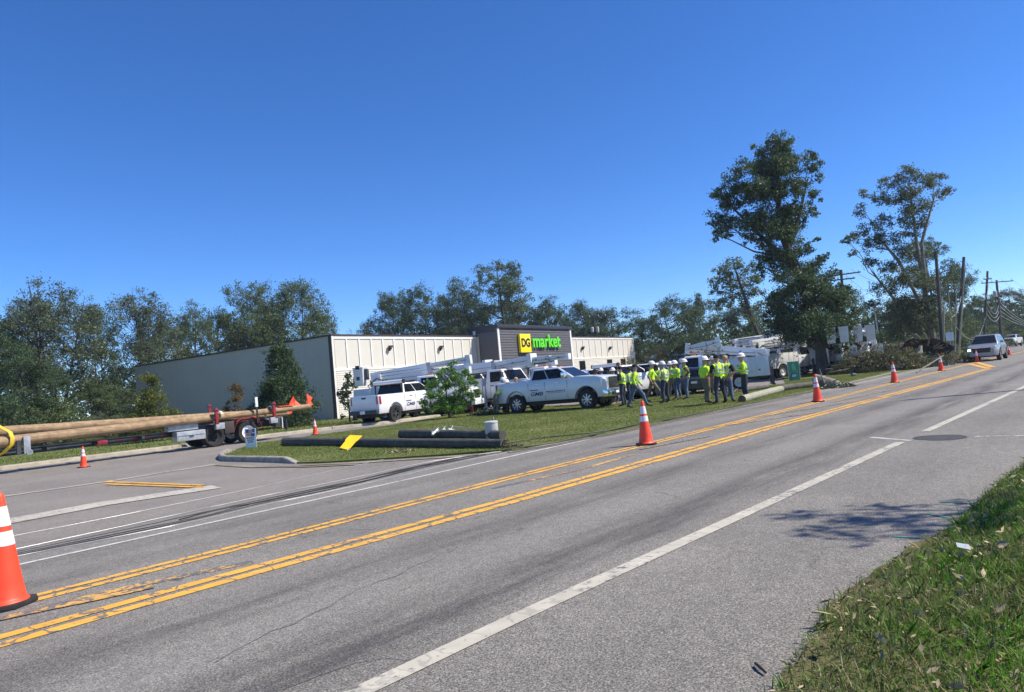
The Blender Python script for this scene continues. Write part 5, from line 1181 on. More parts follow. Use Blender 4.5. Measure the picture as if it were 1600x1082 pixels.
for x0 in (-.62,):
    for y0 in (-.12, 1.50):
        f_ = MB().loft([[Vector((x0+dx, y0, z)), Vector((x0+dx, y0+.5, z)), Vector((x0+dx, y0+.5, z-.05)), Vector((x0+dx, y0, z-.05))] for dx, z in ((0, .62), (.12, .98), (.30, 1.07), (.92, 1.09), (1.12, 1.0), (1.24, .66))]).build('fender', 'red_paint', tr_, smooth=False)
MB().box(-1.05, -.62, -.12, .38, .50, 1.0).build('fender_panel', 'brown_part', tr_, bevel=.03)
tb = MB().box(-3.05, -1.9, -.20, .30, .40, .78).build('tool_box', 'steel', tr_, bevel=.015); MB().box(-3.0, -1.95, -.215, -.2, .60, .61).box(-2.55, -2.4, -.23, -.2, .54, .60).build('latch', 'dark_steel', tb)
MB().box(-3.3, -2.1, .0, .4, .82, 1.05).build('tool_box', 'steel', tr_, bevel=.015)
for x, y, h in ((-1.45, -.30, 1.60), (1.15, -.28, 1.64), (-.75, 1.9, 1.80)):
    k_ = MB().box(x-.06, x+.06, y-.06, y+.06, .86, h).box(x-.09, x+.09, y-.09, y+.09, h-.10, h-.06).box(x-.13, x+.10, y-.04, y+.04, h-.42, h-.37).build('stake', 'red_paint', tr_, bevel=.012)
    MB().box(x-.08, x+.10, y-.10, y+.10, .72, .92).build('stake_socket', 'steel', k_, bevel=.01)
for x in (-1.45, 1.15): MB().box(x-.09, x+.09, -.3, 1.95, .82, .94).build('bolster', 'dark_steel', tr_)
MB().box(1.25, 1.6, -.15, .25, .55, 1.0).build('rear_box', 'dark_steel', tr_, bevel=.02); MB().tube([(1.55, -.2, .45), (1.55, -.2, .95)], .025, 6).build('marker_rod', 'text_white', tr_)
mkr = MB().box(.30, .37, -.34, -.30, .80, 1.5).build('marker_post', 'black', tr_); MB().box(.28, .39, -.345, -.295, 1.5, 1.92).build('marker_tip', 'text_white', mkr)
MB().box(-5.9, -5.55, -.12, .2, .62, .78).build('side_lamp_box', 'red_paint', tr_, bevel=.02)
for k in range(7): MB().box(-5.1+k*.55, -4.85+k*.55, .475, .488, .68, .72).build('reflector', 'red_lens', tr_)
for x in (-1.30, 1.0):
    q = MB()
    pts = [(x+.12*math.sin(a*.5), -.05+.29*math.cos(a), 1.19+.29*math.sin(a)) for a in np.linspace(2.6, -1.9, 14)]
    rg_ = [[Vector(p)+Vector((-.05, 0, 0)), Vector(p)+Vector((.05, 0, 0)), Vector(p)+Vector((.05, 0, 0))+(Vector((x, -.05, 1.19))-Vector(p))*.06, Vector(p)+Vector((-.05, 0, 0))+(Vector((x, -.05, 1.19))-Vector(p))*.06] for p in pts]
    q.loft(rg_); st = q.build('load_strap', 'white_strap', tr_); MB().box(x-.10, x+.14, -.40, -.22, .72, .98).build('winch', 'steel', st, bevel=.02)
MB().box(-8.46, -8.34, -.30, -.2, .60, 1.1).build('front_stake', 'dark_steel', tr_)
g1 = MB().box(-8.26, -8.06, -.32, -.24, .62, 1.22).build('front_stake', 'steel', tr_, bevel=.01); MB().lathe([(.05, -.33), (.10, -.33), (.10, -.30), (.05, -.30), (.05, -.33)], 14, axis='y').build('ring', 'alloy', g1).location = (-8.10, 0, .66)
pts = [(-8.95-.35*t, -.05+.31*math.cos(a), 1.28+.42*math.sin(a)) for t, a in zip(np.linspace(0, 1, 14), np.linspace(3.6+1.0, 2.2, 14))]
def belt(name, pts, c, w, m, par):
    c = Vector(c); return MB().loft([[Vector(p)+Vector((-w, 0, 0)), Vector(p)+Vector((w, 0, 0)), Vector(p)+Vector((w, 0, 0))+(c-Vector(p))*.05, Vector(p)+Vector((-w, 0, 0))+(c-Vector(p))*.05] for p in pts]).build(name, m, par)
belt('load_strap', [(-9.2, .55, 1.86), (-9.0, .3, 1.83), (-8.8, .05, 1.60), (-8.62, -.24, 1.42), (-8.57, -.31, 1.2), (-8.6, -.29, .98), (-8.8, -.1, .72), (-9.0, .2, .6)], (-8.8, .3, 1.2), .06, 'yellow_strap', tr_)
# the new poles on the trailer, each a thing of its own
def log(label, a, b, r0, r1, m, name='utility_pole', cat='utility pole', group=None, seg=14, n=16, rough_end=0.0, bend=0.0):
    a = Vector(a); b = Vector(b); d = b-a; L_ = d.length; ya = math.atan2(d.y, d.x); pit = math.asin(d.z/L_)
    e = thing(name, label, cat, a, ya, group); e.rotation_euler = (0, -pit, ya)
    pts = [(L_*k/seg, bend*math.sin(PI*k/seg)+random.uniform(-.006, .006), random.uniform(-.006, .006)) for k in range(seg+1)]
    q = MB().tube(pts, [r0+(r1-r0)*k/seg for k in range(seg+1)], n); me = q.mesh('pole_shaft', m, ang=50)
    if rough_end:
        rd_2 = random.Random(3)
        for v in me.vertices:
            if v.co.x < .01: v.co.x -= rd_2.uniform(0, rough_end)
    link('pole_shaft', me, e); return e, L_
def TL(x, y, z): c, s_ = math.cos(az(TA)), math.sin(az(TA)); return Vector((TO.x+c*x-s_*y, TO.y+s_*x+c*y, z))
p1, L1 = log('long tan utility pole, nearest to the road, loaded on the pole trailer', TL(-14, -.05, 1.02), TL(3.1, -.05, 1.30), .225, .12, 'new_pole', group='new poles on the trailer')
p2, L2 = log('upper tan utility pole lying behind the nearest one on the pole trailer', TL(-14, .42, 1.58), TL(2.2, .55, 1.22), .21, .115, 'new_pole', group='new poles on the trailer')
p3, L3 = log('lower tan utility pole farthest from the road on the pole trailer', TL(-14, .95, 1.16), TL(2.5, .95, 1.08), .20, .115, 'new_pole', group='new poles on the trailer')
def flag(label, base, pts, par=None):
    t = thing('warning_flag', label, 'flag', base, az(TA)); q = MB(); k = len(pts)
    rows = []
    P_ = [Vector(p) for p in pts]; q.add(P_+[p+Vector((0, .02, 0)) for p in P_], [tuple(range(k)), tuple(range(k, 2*k))[::-1]]+[(j, (j+1) % k, (j+1) % k+k, j+k) for j in range(k)])
    q.build('cloth', 'orange_cloth', t, smooth=False); MB().tube([(0, 0, -.12), (0, .01, .5)], .012, 6).build('staff', 'dark_steel', t); return t
flag('triangular orange warning flag on the pole load, left of its twin', TL(2.35, .0, 1.40), [(-.35, 0, -.02), (.32, .03, .02), (.12, .10, .22), (-.02, .05, .46)])
flag('squarish orange warning flag at the very tip of the pole load', TL(3.0, .0, 1.44), [(-.05, 0, .0), (.30, .02, -.10), (.22, .08, .12), (.36, .12, .26), (.1, .1, .42), (.0, .05, .48)])
o = MB().box(-.45, .28, -.16, .14, 0, .03).build('warning_cloth', 'orange_cloth'); o.location = TL(1.9, -.02, 1.42); o.rotation_euler = (0, 0, az(TA)); tag(o, 'orange warning cloth laid along the top of the trailer poles', 'warning cloth')
# edge-on roadside sign behind the tail
sp = G(447.5, 672); t = thing('road_sign', 'orange roadside sign seen nearly edge on below the tip of the poles', 'road sign', (sp.x, sp.y, 0), az(100))
MB().box(-.06, .06, -.05, .05, 0, .86).build('post', 'dark_steel', t); MB().hexa([(-.28, -.25, .80), (.30, -.25, .86), (.30, .25, .95), (-.28, .25, .90), (-.30, -.25, .94), (.32, -.25, 1.0), (.32, .25, 1.06), (-.30, .25, 1.02)]).build('sign_panel', 'orange_cloth', t)
# yard sign at the island tip
ys = G(393, 703); t = thing('yard_sign', 'small white yard sign with blue and orange print at the tip of the grass island', 'yard sign', (ys.x, ys.y, .06), az(97)); t.scale = (1, 1, .88)
pn = MB().box(-.21, .21, -.006, .006, .02, .80).build('sign_panel', 'text_white', t)
q = MB()
for x in (-.16, .16): MB().tube([(x, .01, -.1), (x, .01, .3)], .006, 5).build('wire_leg', 'steel', t)
for (a, c, z0, z1, m_) in ((-.17, -.05, .62, .76, 'blue_print'), (-.04, .06, .60, .74, 'amber'), (.07, .17, .64, .77, 'blue_print'), (-.16, .0, .50, .60, 'amber'), (.02, .16, .47, .60, 'blue_print')):
    MB().box(a, c, -.009, -.0062, z0, z1).build('print_block', M[m_] if m_ != 'blue_print' else mat('print_blue', (.05, .09, .35), .5), pn)
for z, w_ in ((.41, .15), (.33, .13), (.25, .11)): 
    for k in range(4): MB().box(-w_+k*w_*.5, -w_+k*w_*.5+w_*.38, -.009, -.0062, z-.025, z+.02).build('print_line', 'blue_print', pn)

# ================================================================== DOWNED POLES, TRANSFORMER, CABLES
a = G(446, 701); b = G(788, 704.5)
fp, Lf = log('long weathered broken pole lying across the tip of the grass island', (a.x, a.y+.16, .20), (b.x, b.y+.12, .15), .17, .112, 'old_pole', group='snapped old poles on the grass', rough_end=.18)
for k in range(12):
    aa = k*.52; MB().tube([(0, .1*math.cos(aa), .1*math.sin(aa)), (-random.uniform(.12, .34), .13*math.cos(aa), .12*math.sin(aa))], [.028, .006], 5).build('splinter', 'old_pole', fp)
MB().box(Lf*.37, Lf*.37+.10, -.15, .15, .1, .17).build('pole_band', 'dark_steel', fp)
for k in range(5): MB().tube([(Lf-.02, .03*math.cos(k*1.3), .06*math.sin(k*1.3)), (Lf+.12+.03*k, .05*math.cos(k*1.3), .10*math.sin(k*1.3))], [.02, .005], 4).build('splinter', 'brown_cloth', fp)
a2 = G(628, 688); b2_ = G(786, 693)
log('shorter weathered pole lying behind the long broken one, with insulators tangled on it', (a2.x, a2.y+.15, .19), (b2_.x, b2_.y+.6, .17), .16, .13, 'old_pole', group='snapped old poles on the grass', rough_end=.06)
# transformer can
tc = G(769, 691); t = thing('transformer', 'pale grey pole transformer can standing by the end of the broken pole', 'transformer', (tc.x, tc.y+.35, .05), .3)
MB().lathe([(.001, 0), (.175, 0), (.185, .02), (.185, .44), (.195, .45), (.195, .48), (.16, .50), (.001, .51)], 22).build('can', 'transformer', t)
MB().box(-.05, .05, -.20, -.17, .05, .28).build('hanger', 'steel', t)
MB().lathe([(.02, 0), (.035, .02), (.02, .04), (.035, .06), (.02, .08), (.015, .12)], 10).build('bushing', 'grey_print', t).location = (.08, .05, .50)
# yellow sign leaning over the pole
t = thing('warning_sign', 'bent yellow road sign lying on the long broken pole', 'road sign', G(548, 701), 0)
o0 = G(548, 701); Yk = G(548, 701).y
def SPt(px, py, dy, z=None): return D(px, py, Yk+dy)-o0
q = MB(); rows = [[SPt(531, 700, -1.3), SPt(545, 703.3, -1.3)], [SPt(539, 690, -1.05), SPt(555, 691.5, -1.05)], [SPt(540, 686.5, -.95), SPt(560, 687.5, -.95)], [SPt(547, 680, -.7), SPt(566, 681, -.7)]]
vs = [p for r_ in rows for p in r_]; q.add(vs+[v+Vector((0, .012, -.006)) for v in vs], [(0, 1, 3, 2), (2, 3, 5, 4), (4, 5, 7, 6), (10, 11, 9, 8), (12, 13, 11, 10), (14, 15, 13, 12), (0, 8, 9, 1), (6, 7, 15, 14), (1, 9, 11, 3), (3, 11, 13, 5), (5, 13, 15, 7), (0, 2, 10, 8), (2, 4, 12, 10), (4, 6, 14, 12)])
q.build('sign_panel', 'yellow_sign', t, smooth=False); MB().tube([SPt(546, 701, -1.28), G(538, 711)-o0], .018, 6).build('post', 'steel', t)
# insulator tangle
t = thing('insulator_bracket', 'pale metal insulator bracket tangled in wire on the shorter broken pole', 'insulators', G(680, 690), .5)
for k, (x, y, r_) in enumerate(((0, 0, .3), (.28, .1, -.5), (.5, -.05, .8))):
    MB().tube([(x-.12, y-.1, .22+.05*k), (x+.14, y+.08, .34-.04*k)], .035, 8).build('insulator', 'text_white', t); MB().tube([(x, y, .28), (x+.2*math.cos(r_), y+.1, .4)], .014, 6).build('bolt', 'steel', t)
MB().beam((-.1, 0, .30), (.62, .05, .27), .06, .05).build('bracket', 'steel', t)
def cable(label, pts, r_, m, z=.021, wob=.04, group='downed cables along the road edge', name='fallen_cable', cat='cable', raw=False):
    P_ = [Vector(p) for p in pts] if raw else [Vector((G(*p[:2]).x, G(*p[:2]).y, p[2] if len(p) > 2 else z)) for p in pts]
    # Catmull-Rom through the points
    out = []; n_ = len(P_)
    for i in range(n_-1):
        p0, p1_, p2_, p3_ = P_[max(0, i-1)], P_[i], P_[i+1], P_[min(n_-1, i+2)]
        st_ = max(2, int((p2_-p1_).length/.35))
        for k in range(st_):
            t_ = k/st_; out.append(.5*((2*p1_)+(p2_-p0)*t_+(2*p0-5*p1_+4*p2_-p3_)*t_*t_+(3*p1_-p0-3*p2_+p3_)*t_**3)+Vector((random.uniform(-wob, wob), random.uniform(-wob, wob), 0)))
    out.append(P_[-1]); N_ = len(out); r_ = [r_[0]+(r_[1]-r_[0])*k/N_ for k in range(N_)] if hasattr(r_, '__len__') else r_
    o_ = MB().tube(out, r_, 6).build(name, m, ang=60); tag(o_, label, cat, group); return o_
cable('single thin wire crossing the driveway mouth, farthest from the road', [(-40, 853), (20, 840), (150, 815), (400, 764), (560, 728), (660, 708), (770, 698)], .0045, 'cable_grey', wob=.01)
cable('pale thin cable just behind the black bundle', [(-40, 874), (24, 861), (200, 823), (400, 779.5), (560, 747), (680, 722), (790, 706)], .0065, 'cable_grey', wob=.015)
cable('dark thin cable beside the pale thin one', [(-40, 878), (24, 865), (200, 829), (400, 785), (560, 752), (690, 724), (790, 708)], (.003, .011), 'cable_black', wob=.02)
cable('thick black cable of the bundle, upper strand', [(-40, 882), (25, 868), (200, 833), (330, 806), (400, 787.5), (520, 762), (640, 733), (740, 713), (800, 704)], (.004, .013), 'cable_black', wob=.012)
cable('thick black cable of the bundle, lower strand', [(-40, 885), (25, 870), (200, 836), (330, 808), (400, 790.5), (520, 766), (640, 737), (740, 716), (800, 706)], (.004, .013), 'cable_black', wob=.012)
cable('bright bare cable along the near side of the bundle', [(-40, 888), (25, 872.5), (200, 838.5), (330, 811.5), (400, 794), (520, 769), (640, 742), (740, 719), (800, 707.5)], .0065, 'cable_grey', wob=.008)
cable('black cable twisted over the bundle in the middle of the driveway mouth', [(280, 816), (340, 800), (420, 786), (500, 768), (560, 757), (620, 742), (700, 721), (760, 712)], .009, 'cable_black', z=.032, wob=.02)
cable('black cable along the kerb edge of the grass in front of the pickup', [(790, 706), (860, 697), (920, 685), (990, 669), (1060, 656), (1130, 642), (1190, 630), (1280, 612)], .016, 'cable_black', z=.06, wob=.03)
cable('grey cable along the grass edge in front of the workers', [(790, 709), (850, 701), (930, 686), (1000, 671), (1060, 658), (1120, 646), (1200, 630), (1290, 610), (1340, 598)], .010, 'dark_steel', z=.05, wob=.03)
cable('second black cable in the grass between the broken pole and the road', [(780, 700), (840, 690), (900, 684), (960, 676), (1010, 664)], .014, 'cable_black', z=.08, wob=.03)
cable('pale wire arching over the shorter broken pole', [D(655, 689, 23.6), D(662, 680, 23.3), D(680, 671, 22.9), D(705, 666, 22.2), D(735, 671, 21.4), D(752, 677, 20.8)], .012, 'cable_grey', raw=True, wob=.0, group='loose wires on the broken poles')
cable('pale wire looped round the insulator bracket', [D(654, 690, 23.0), D(655, 682, 23.2), D(668, 676, 23.2), D(672, 684, 23.0), D(660, 692, 22.9), D(654, 690, 23.0)], .012, 'cable_grey', raw=True, wob=.0, group='loose wires on the broken poles')
# branch and brush litter on the island
def brush(name, label, c, rx, ry, h, n, seed, leaf_m='leaf_brush', leaf=.12, tw=24, cat='brush pile', twr=.02):
    rng = np.random.default_rng(seed); rd2 = random.Random(seed); t = thing(name, label, cat, c, 0); q = MB()
    for k in range(tw):
        a = rd2.uniform(0, 2*PI); r_ = math.sqrt(rd2.random()); x, y = rx*r_*math.cos(a), ry*r_*math.sin(a); hh = h*(1-r_*r_*.8)
        e = Vector((x+rd2.uniform(-.5, .5)*rx, y+rd2.uniform(-.5, .5)*ry, hh*rd2.uniform(.3, 1.2))); s_ = Vector((x*.6, y*.6, rd2.uniform(0, .4)*hh))
        q.tube([s_, s_.lerp(e, .5)+Vector((0, 0, .12*h)), e], [twr, twr*.7, twr*.3], 5)
    b_ = q.build('branches', 'pale_bark' if twr > .03 else 'twig', t); b_['kind'] = 'stuff'
    r_ = np.sqrt(rng.random(n)); a = rng.uniform(0, 2*PI, n); P_ = np.stack([rx*r_*np.cos(a), ry*r_*np.sin(a), h*(1-r_**2*.85)*rng.random(n)**.5*(1+.3*np.sin(a*5+seed))], 1)
    link('leaves', raw_mesh('leaves', leaf_quads(P_, leaf, rng), 4, leaf_m), t); return t
brush('brush_pile', 'dry brown grass tuft and twigs at the foot of the long broken pole', G(622, 711), .55, .25, .12, 500, 1, 'litter', .07, 14)
brush('brush_pile', 'small heap of cut branches beside the man bending by the pickup', G(755, 650), .9, .5, .35, 700, 2, 'leaf_magnolia', .12, 20)
brush('brush_pile', 'twigs and leaves heaped at the right end of the broken pole', G(802, 703), .35, .25, .14, 300, 3, 'leaf_brush', .07, 22, twr=.010)
brush('brush_pile', 'clump of earth and grass left of the pole with a round sawn end', G(1146, 616), .45, .35, .28, 500, 4, 'litter', .08, 10)
# right-hand downed pole in the grass
a = G(1160, 632); b = G(1223, 614)
e_, L_ = log('pale pole with a round brown sawn end lying on the grass beside the lone worker', (a.x+.1, a.y+.3, .17), (b.x, b.y+.2, .17), .145, .15, 'pale_pole', group='downed poles on the right of the grass')
MB().lathe([(.001, -.012), (.14, -.012), (.14, -.002)], 18, axis='x').build('sawn_end', 'brown_cloth', e_)
a = G(1222, 614); b = G(1284, 606); log('dark pole continuing right from the pale one towards the oak', (a.x+.15, a.y+.5, .19), (b.x+.2, b.y+.9, .18), .145, .13, 'old_pole', group='downed poles on the right of the grass')  # darker wood than the pale pole it continues
a = G(1162, 614); b = G(1200, 609); log('thin dark pole lying behind the pale one', (a.x, a.y, .14), (b.x, b.y, .14), .10, .10, 'old_pole', group='downed poles on the right of the grass')
st = thing('broken_stump', 'splintered pale broken trunk end lying at the road edge beside the cone', 'broken trunk', G(1296, 606), .3)
Yz = G(1296, 606).y
def SB(px, py, dy=0): return D(px, py, Yz+dy)-G(1296, 606)
MB().tube([SB(1278, 592, .6), SB(1290, 597, .2), SB(1308, 600, 0), SB(1318, 604, -.1)], [.24, .26, .2, .12], 10).build('trunk_piece', 'pale_bark', st)
for (x0, y0, x1, y1) in ((1286, 598, 1274, 577), (1300, 600, 1288, 612), (1304, 600, 1298, 614), (1310, 602, 1322, 608), (1296, 598, 1310, 592), (1312, 603, 1334, 603), (1290, 602, 1262, 618)): MB().tube([SB(x0, y0), SB((x0+x1)/2, (y0+y1)/2+1, -.1), SB(x1, y1, -.3)], [.05, .035, .015], 5).build('limb', 'pale_bark', st)
brush('brush_pile', 'dark twigs under the splintered trunk end', G(1308, 607), .9, .4, .25, 500, 6, 'leaf_magnolia', .09, 34, twr=.015)
MB_ = thing('garden_bag', 'small dark grey lump of debris on the grass right of the oak', 'debris', G(1334, 589), 0); MB().blob((0, 0, .12), (.2, .14, .13), 6, 4).build('bag', 'grey_print', MB_)
# green banner
gs = G(1242, 596.5); t = thing('green_banner', 'upright green banner sign with pale print and dark blue box in front of the trucks', 'banner', (gs.x, gs.y, .03), az(92))
hz = 1.22; bw = .34
pn = MB().box(-bw, bw, -.01, .01, .06, hz).build('banner_cloth', 'green_sign', t)
for x in (-bw-.02, bw+.02): MB().tube([(x, 0, 0), (x, 0, hz+.03)], .018, 6).build('frame_post', 'steel', t)
MB().tube([(-bw-.02, 0, hz+.03), (bw+.02, 0, hz+.03)], .018, 6).build('frame_bar', 'steel', t)
bx = MB().box(-.20, .18, -.016, -.0105, .20, .50).build('print_box', 'navy_paint', pn)
for (x0, x1, z0, z1) in ((-.13, -.06, .27, .42), (-.03, .03, .25, .45), (.06, .12, .30, .44), (-.14, .12, .25, .27)): MB().box(x0, x1, -.020, -.0165, z0, z1).build('print_stroke', mat('print_cyan', (.25, .55, .7), .5), bx)
for (x0, x1, z0, z1) in ((-.06, .0, .62, 1.12), (.03, .08, .70, 1.12), (-.10, -.07, .80, 1.05), (.10, .13, .66, .9)): MB().box(x0, x1, -.015, -.0105, z0, z1).build('print_stroke', mat('print_green', (.12, .42, .28), .5), pn)
# upturned root plate and brush pile on the right
rp = G(1447, 572); t = thing('root_plate', 'upturned root plate of a fallen tree with brown earth at the road edge', 'fallen tree', rp, R(-20))
rd3 = random.Random(8); prof = []
vs = []; NR, NA = 9, 26
for i in range(NR):
    r_ = i/(NR-1)
    for k in range(NA):
        a = 2*PI*k/NA; rr_ = 1.7*r_*(1+.06*math.sin(3*a+1)+.07*math.sin(7*a)+rd3.uniform(-.06, .06)); vs.append((rr_*math.cos(a)*1.02, .35*(1-r_**2)+rd3.uniform(-.16, .16), 1.0+rr_*math.sin(a)*.66))
fs = [(i*NA+k, i*NA+(k+1) % NA, (i+1)*NA+(k+1) % NA, (i+1)*NA+k) for i in range(NR-1) for k in range(NA)]
q = MB().add(vs, fs); k0 = len(q.v); q.add([(v[0], v[1]+.75-.5*0, v[2]) for v in vs], fs); rim0 = (NR-1)*NA; q.f += [[rim0+k, rim0+(k+1) % NA, k0+rim0+(k+1) % NA, k0+rim0+k] for k in range(NA)]; q.m += [0]*NA
q.build('earth', 'soil', t, smooth=False)
for k in range(34):
    a = rd3.uniform(0, 2*PI); r1_ = rd3.uniform(.5, 1.5); r2_ = r1_+rd3.uniform(.4, 1.0); MB().tube([(r1_*math.cos(a), -.2, 1.15+r1_*.7*math.sin(a)), ((r1_+r2_)/2*math.cos(a+.1), -.5, 1.15+(r1_+r2_)/2*.7*math.sin(a+.1)), (r2_*math.cos(a+.2), -.4+rd3.uniform(-.4, .4), max(.05, 1.15+r2_*.7*math.sin(a+.2)))], [.07, .045, .015], 5).build('root', 'soil' if k % 3 else 'pale_bark', t)
MB().tube([(-.4, -.9, .3), (-.5, -.8, 1.0), (-.3, -.7, 1.55)], [.3, .25, .1], 8).build('broken_wood', 'pale_pole', t)
MB().tube([(.0, .5, 1.3), (-3, 3.2, 1.5), (-6.5, 6, 1.9)], [.5, .42, .3], 12).build('fallen_trunk', 'bark', t)
for k, (px_, py_, rx, ry, h, lab, lm) in enumerate(((1446, 575, 2.0, .7, .9, 'dark twigs and leaves heaped against the front of the root plate', 'leaf_magnolia'), (1352, 583, 2.6, 1.3, 1.6, 'pale brown brush pile between the oak and the root plate', 'leaf_brush'), (1392, 580, 2.6, 1.4, 1.7, 'dark green brush heap in front of the stacked buckets', 'leaf_brush'), (1420, 577, 1.8, 1.0, 1.2, 'dry branches lying left of the root plate', 'leaf_brush'), (1478, 570, 2.4, 1.2, .8, 'low brush and sticks right of the root plate', 'leaf_brush'), (1455, 566, 3.4, 1.8, 2.2, 'leafy crown of the fallen tree behind the root plate', 'leaf_mid'))):
    brush('brush_pile', lab, G(px_, py_), rx, ry, h, 5200 if h > 1 else 1500, 20+k, lm, .16, 60, twr=.035)
for (a, b, lab) in (((1402, 562, .3), (1412, 551, 1.3), 'pale broken branch sticking up from the brush pile'), ((1432, 577, .1), (1474, 556, 1.2), 'long pale branch leaning against the root plate')):
    p = G(a[0], a[1]+8); o = MB().tube([(0, 0, .1), D(b[0], b[1], p.y+.5)-p], [.05, .03], 7).build('fallen_branch', 'pale_pole'); o.location = p; tag(o, lab, 'branch')
sn = D(1485, 536, 58); t = thing('road_sign', 'small white and blue sign on a post beside the thick dark pole', 'road sign', (sn.x, sn.y, 0), az(100)); MB().box(-.04, .04, .0, .05, 0, 2.6).build('post', 'steel', t); MB().box(-.3, .3, -.03, 0, 1.7, 2.4).build('sign_panel', 'text_white', t); MB().box(-.22, .22, -.04, -.031, .9, 1.3).build('sign_panel', 'print_blue' if 'print_blue' in M else 'blue_print', t)

# ================================================================== STANDING POLES, WIRES, LAMPS
def vpole(label, px0, py0, px1, py1, Y0, r0, r1, m='grey_pole', lean_y=0, arms=(), group='utility poles along the road', name='utility_pole', cans=0, cat='utility pole', box=None):
    b_ = D(px0, py0, Y0); b_.z = 0; b_ = Vector((b_.x, b_.y, 0)); tp = D(px1, py1, Y0+lean_y); t = thing(name, label, cat, b_, 0, group); v = tp-b_
    # base position follows the pole's own line down to the ground
    q = D(px0, py0, Y0)-b_; k = q.z/(v.z) if v.z else 0; base = (q-v*k)/(1-k) if abs(1-k) > .01 else Vector((0, 0, 0)); base.z = 0
    MB().tube([base, base.lerp(v, .5), v], [r0, (r0+r1)/2, r1], 10).build('pole_shaft', m, t)
    for (f_, w_, yaw) in arms:
        c = base.lerp(v, f_); d = Vector((math.cos(yaw), math.sin(yaw), .0))*w_/2; a_ = MB().beam(c-d+Vector((0, -.12, 0)), c+d+Vector((0, -.12, 0)), .10, .12).build('crossarm', 'grey_pole', t)
        for k_ in (-.9, -.35, .35, .9): MB().lathe([(.05, 0), (.06, .05), (.035, .1), (.055, .15), (.02, .22)], 8).build('insulator', 'text_white', a_).location = c+d*k_+Vector((0, -.12, .06))
    for k_ in range(cans):
        c = base.lerp(v, .80)+Vector((.42*(1 if k_ % 2 else -1), -.1, 0)); MB().lathe([(.001, -.4), (.24, -.4), (.25, .35), (.2, .42), (.001, .44)], 14).build('transformer_can', 'transformer', t).location = c
    return t, base+b_, v+b_
P1, b1, t1 = vpole('thick dark pole cut across the trees just left of the silver car', 1475, 572, 1462, 393, 56, .15, .11, name='utility_pole', arms=())
P2, b2p, t2 = vpole('dark pole leaning right behind the cluster of thin pale poles', 1496, 552, 1506, 402, 66, .17, .12)
P3, b3p, t3 = vpole('tall pole with bracket arms at its right, left of the crossarm pole', 1537, 540, 1543, 424, 92, .17, .12, arms=((.9, 1.2, .2),))
P4, b4p, t4 = vpole('pole with wide crossarm and drooping wires, farthest right', 1566, 545, 1557, 438, 100, .22, .14, arms=((.97, 5.0, .15), (.68, 1.6, .15)), cans=1)
P5, b5p, t5 = vpole('pole top with angled crossarm showing between the big oak and the stripped tree', 1320, 500, 1314, 422, 72, .16, .13, arms=((.95, 3.4, -.5), (.90, 2.4, -.2)))
P6, b6p, t6 = vpole('pole with crossarm and two transformers standing behind the store roof', 931, 540, 928, 494, 116, .18, .14, arms=((.985, 4.2, .1),), cans=2)
for (x0, y0, x1, y1, lab) in ((1489, 540, 1481, 447, 'thin pale snapped mast, leftmost of the slender cluster left of the silver car'), (1492, 548, 1494, 458, 'slender pale mast in the middle of the cluster left of the silver car'),
    (1498, 540, 1508, 420, 'pale mast with a curled wire at its top, left of the silver car'), (1500, 535, 1505, 465, 'slender pale mast leaning right beside the curled one')):
    vpole(lab, x0, y0, x1, y1, 62, .055, .04, 'pale_pole', group='slender pale masts left of the silver car', name='mast', cat='mast')
vpole('wooden pole leaning into the grass left of the slender masts', 1474, 555, 1475, 480, 55.5, .06, .05, 'pale_pole', group='slender pale masts left of the silver car', name='mast', cat='mast')
lp = D(1374, 526, 75); t = thing('street_lamp', 'slim grey lot lamp standing behind the stacked buckets', 'street lamp', (lp.x, lp.y, 0), 0); zt_ = D(1371, 482, 75).z
MB().tube([(0, 0, 0), (-.2, 0, zt_)], [.09, .06], 8).build('post', 'steel', t); MB().box(-.25, .45, -.12, .12, zt_-.02, zt_+.12).build('lamp_head', 'steel', t, bevel=.02)
def wire(a, b_, sag, r_=.018, label='', group='overhead wires on the right', m='cable_grey'):
    a = Vector(a); b_ = Vector(b_); pts = [a.lerp(b_, k/16)-Vector((0, 0, sag*4*(k/16)*(1-k/16))) for k in range(17)]
    o_ = MB().tube(pts, r_, 5).build('overhead_wire', m); tag(o_, label, 'wire', group)
lab = ('wire drooping from the crossarm pole out of the right edge', 'wire sagging low between the two far poles', 'wire running from the curled mast to the pole with bracket arms')
FR = RP(185, -13, 9.2)
for k in range(4): wire(t4+Vector((-2.2+k*1.4, 0, .1)), Vector((FR.x+k*1.4, FR.y, 9+.1*k)), 2.2, .02, ('leftmost', 'second', 'third', 'rightmost')[k]+' insulator wire drooping from the crossarm pole out of the right edge')
for k in range(4): wire(b4p.lerp(t4, .50+.07*k), Vector((FR.x, FR.y, 5.5+k*.5)), 2.0+.4*k, .028, ('lowest', 'second lowest', 'second highest', 'highest')[k]+' of the heavy cables sagging right from the crossarm pole', group='low cables on the right')
for k in range(3): wire(b3p.lerp(t3, .5+.08*k), b4p.lerp(t4, .48+.08*k), 1.0+.3*k, .03, ('lowest', 'middle', 'highest')[k]+' of the cables sagging between the two farthest poles', group='low cables between the far poles')
wire(t2-Vector((0, 0, 1.0)), t3-Vector((0, 0, 1.5)), 2.6, .02, 'wire from the leaning dark pole down to the pole with bracket arms'); wire(t2, t4, 1.5, .018, 'highest wire from the leaning dark pole to the crossarm pole')
wire(b1.lerp(t1, .52), b2p.lerp(t2, .62), 1.4, .025, 'looped wire between the thick dark pole and the slender masts'); wire(b1.lerp(t1, .58), b3p.lerp(t3, .42), 3.0, .02, 'wire falling from the thick dark pole past the masts to the right')
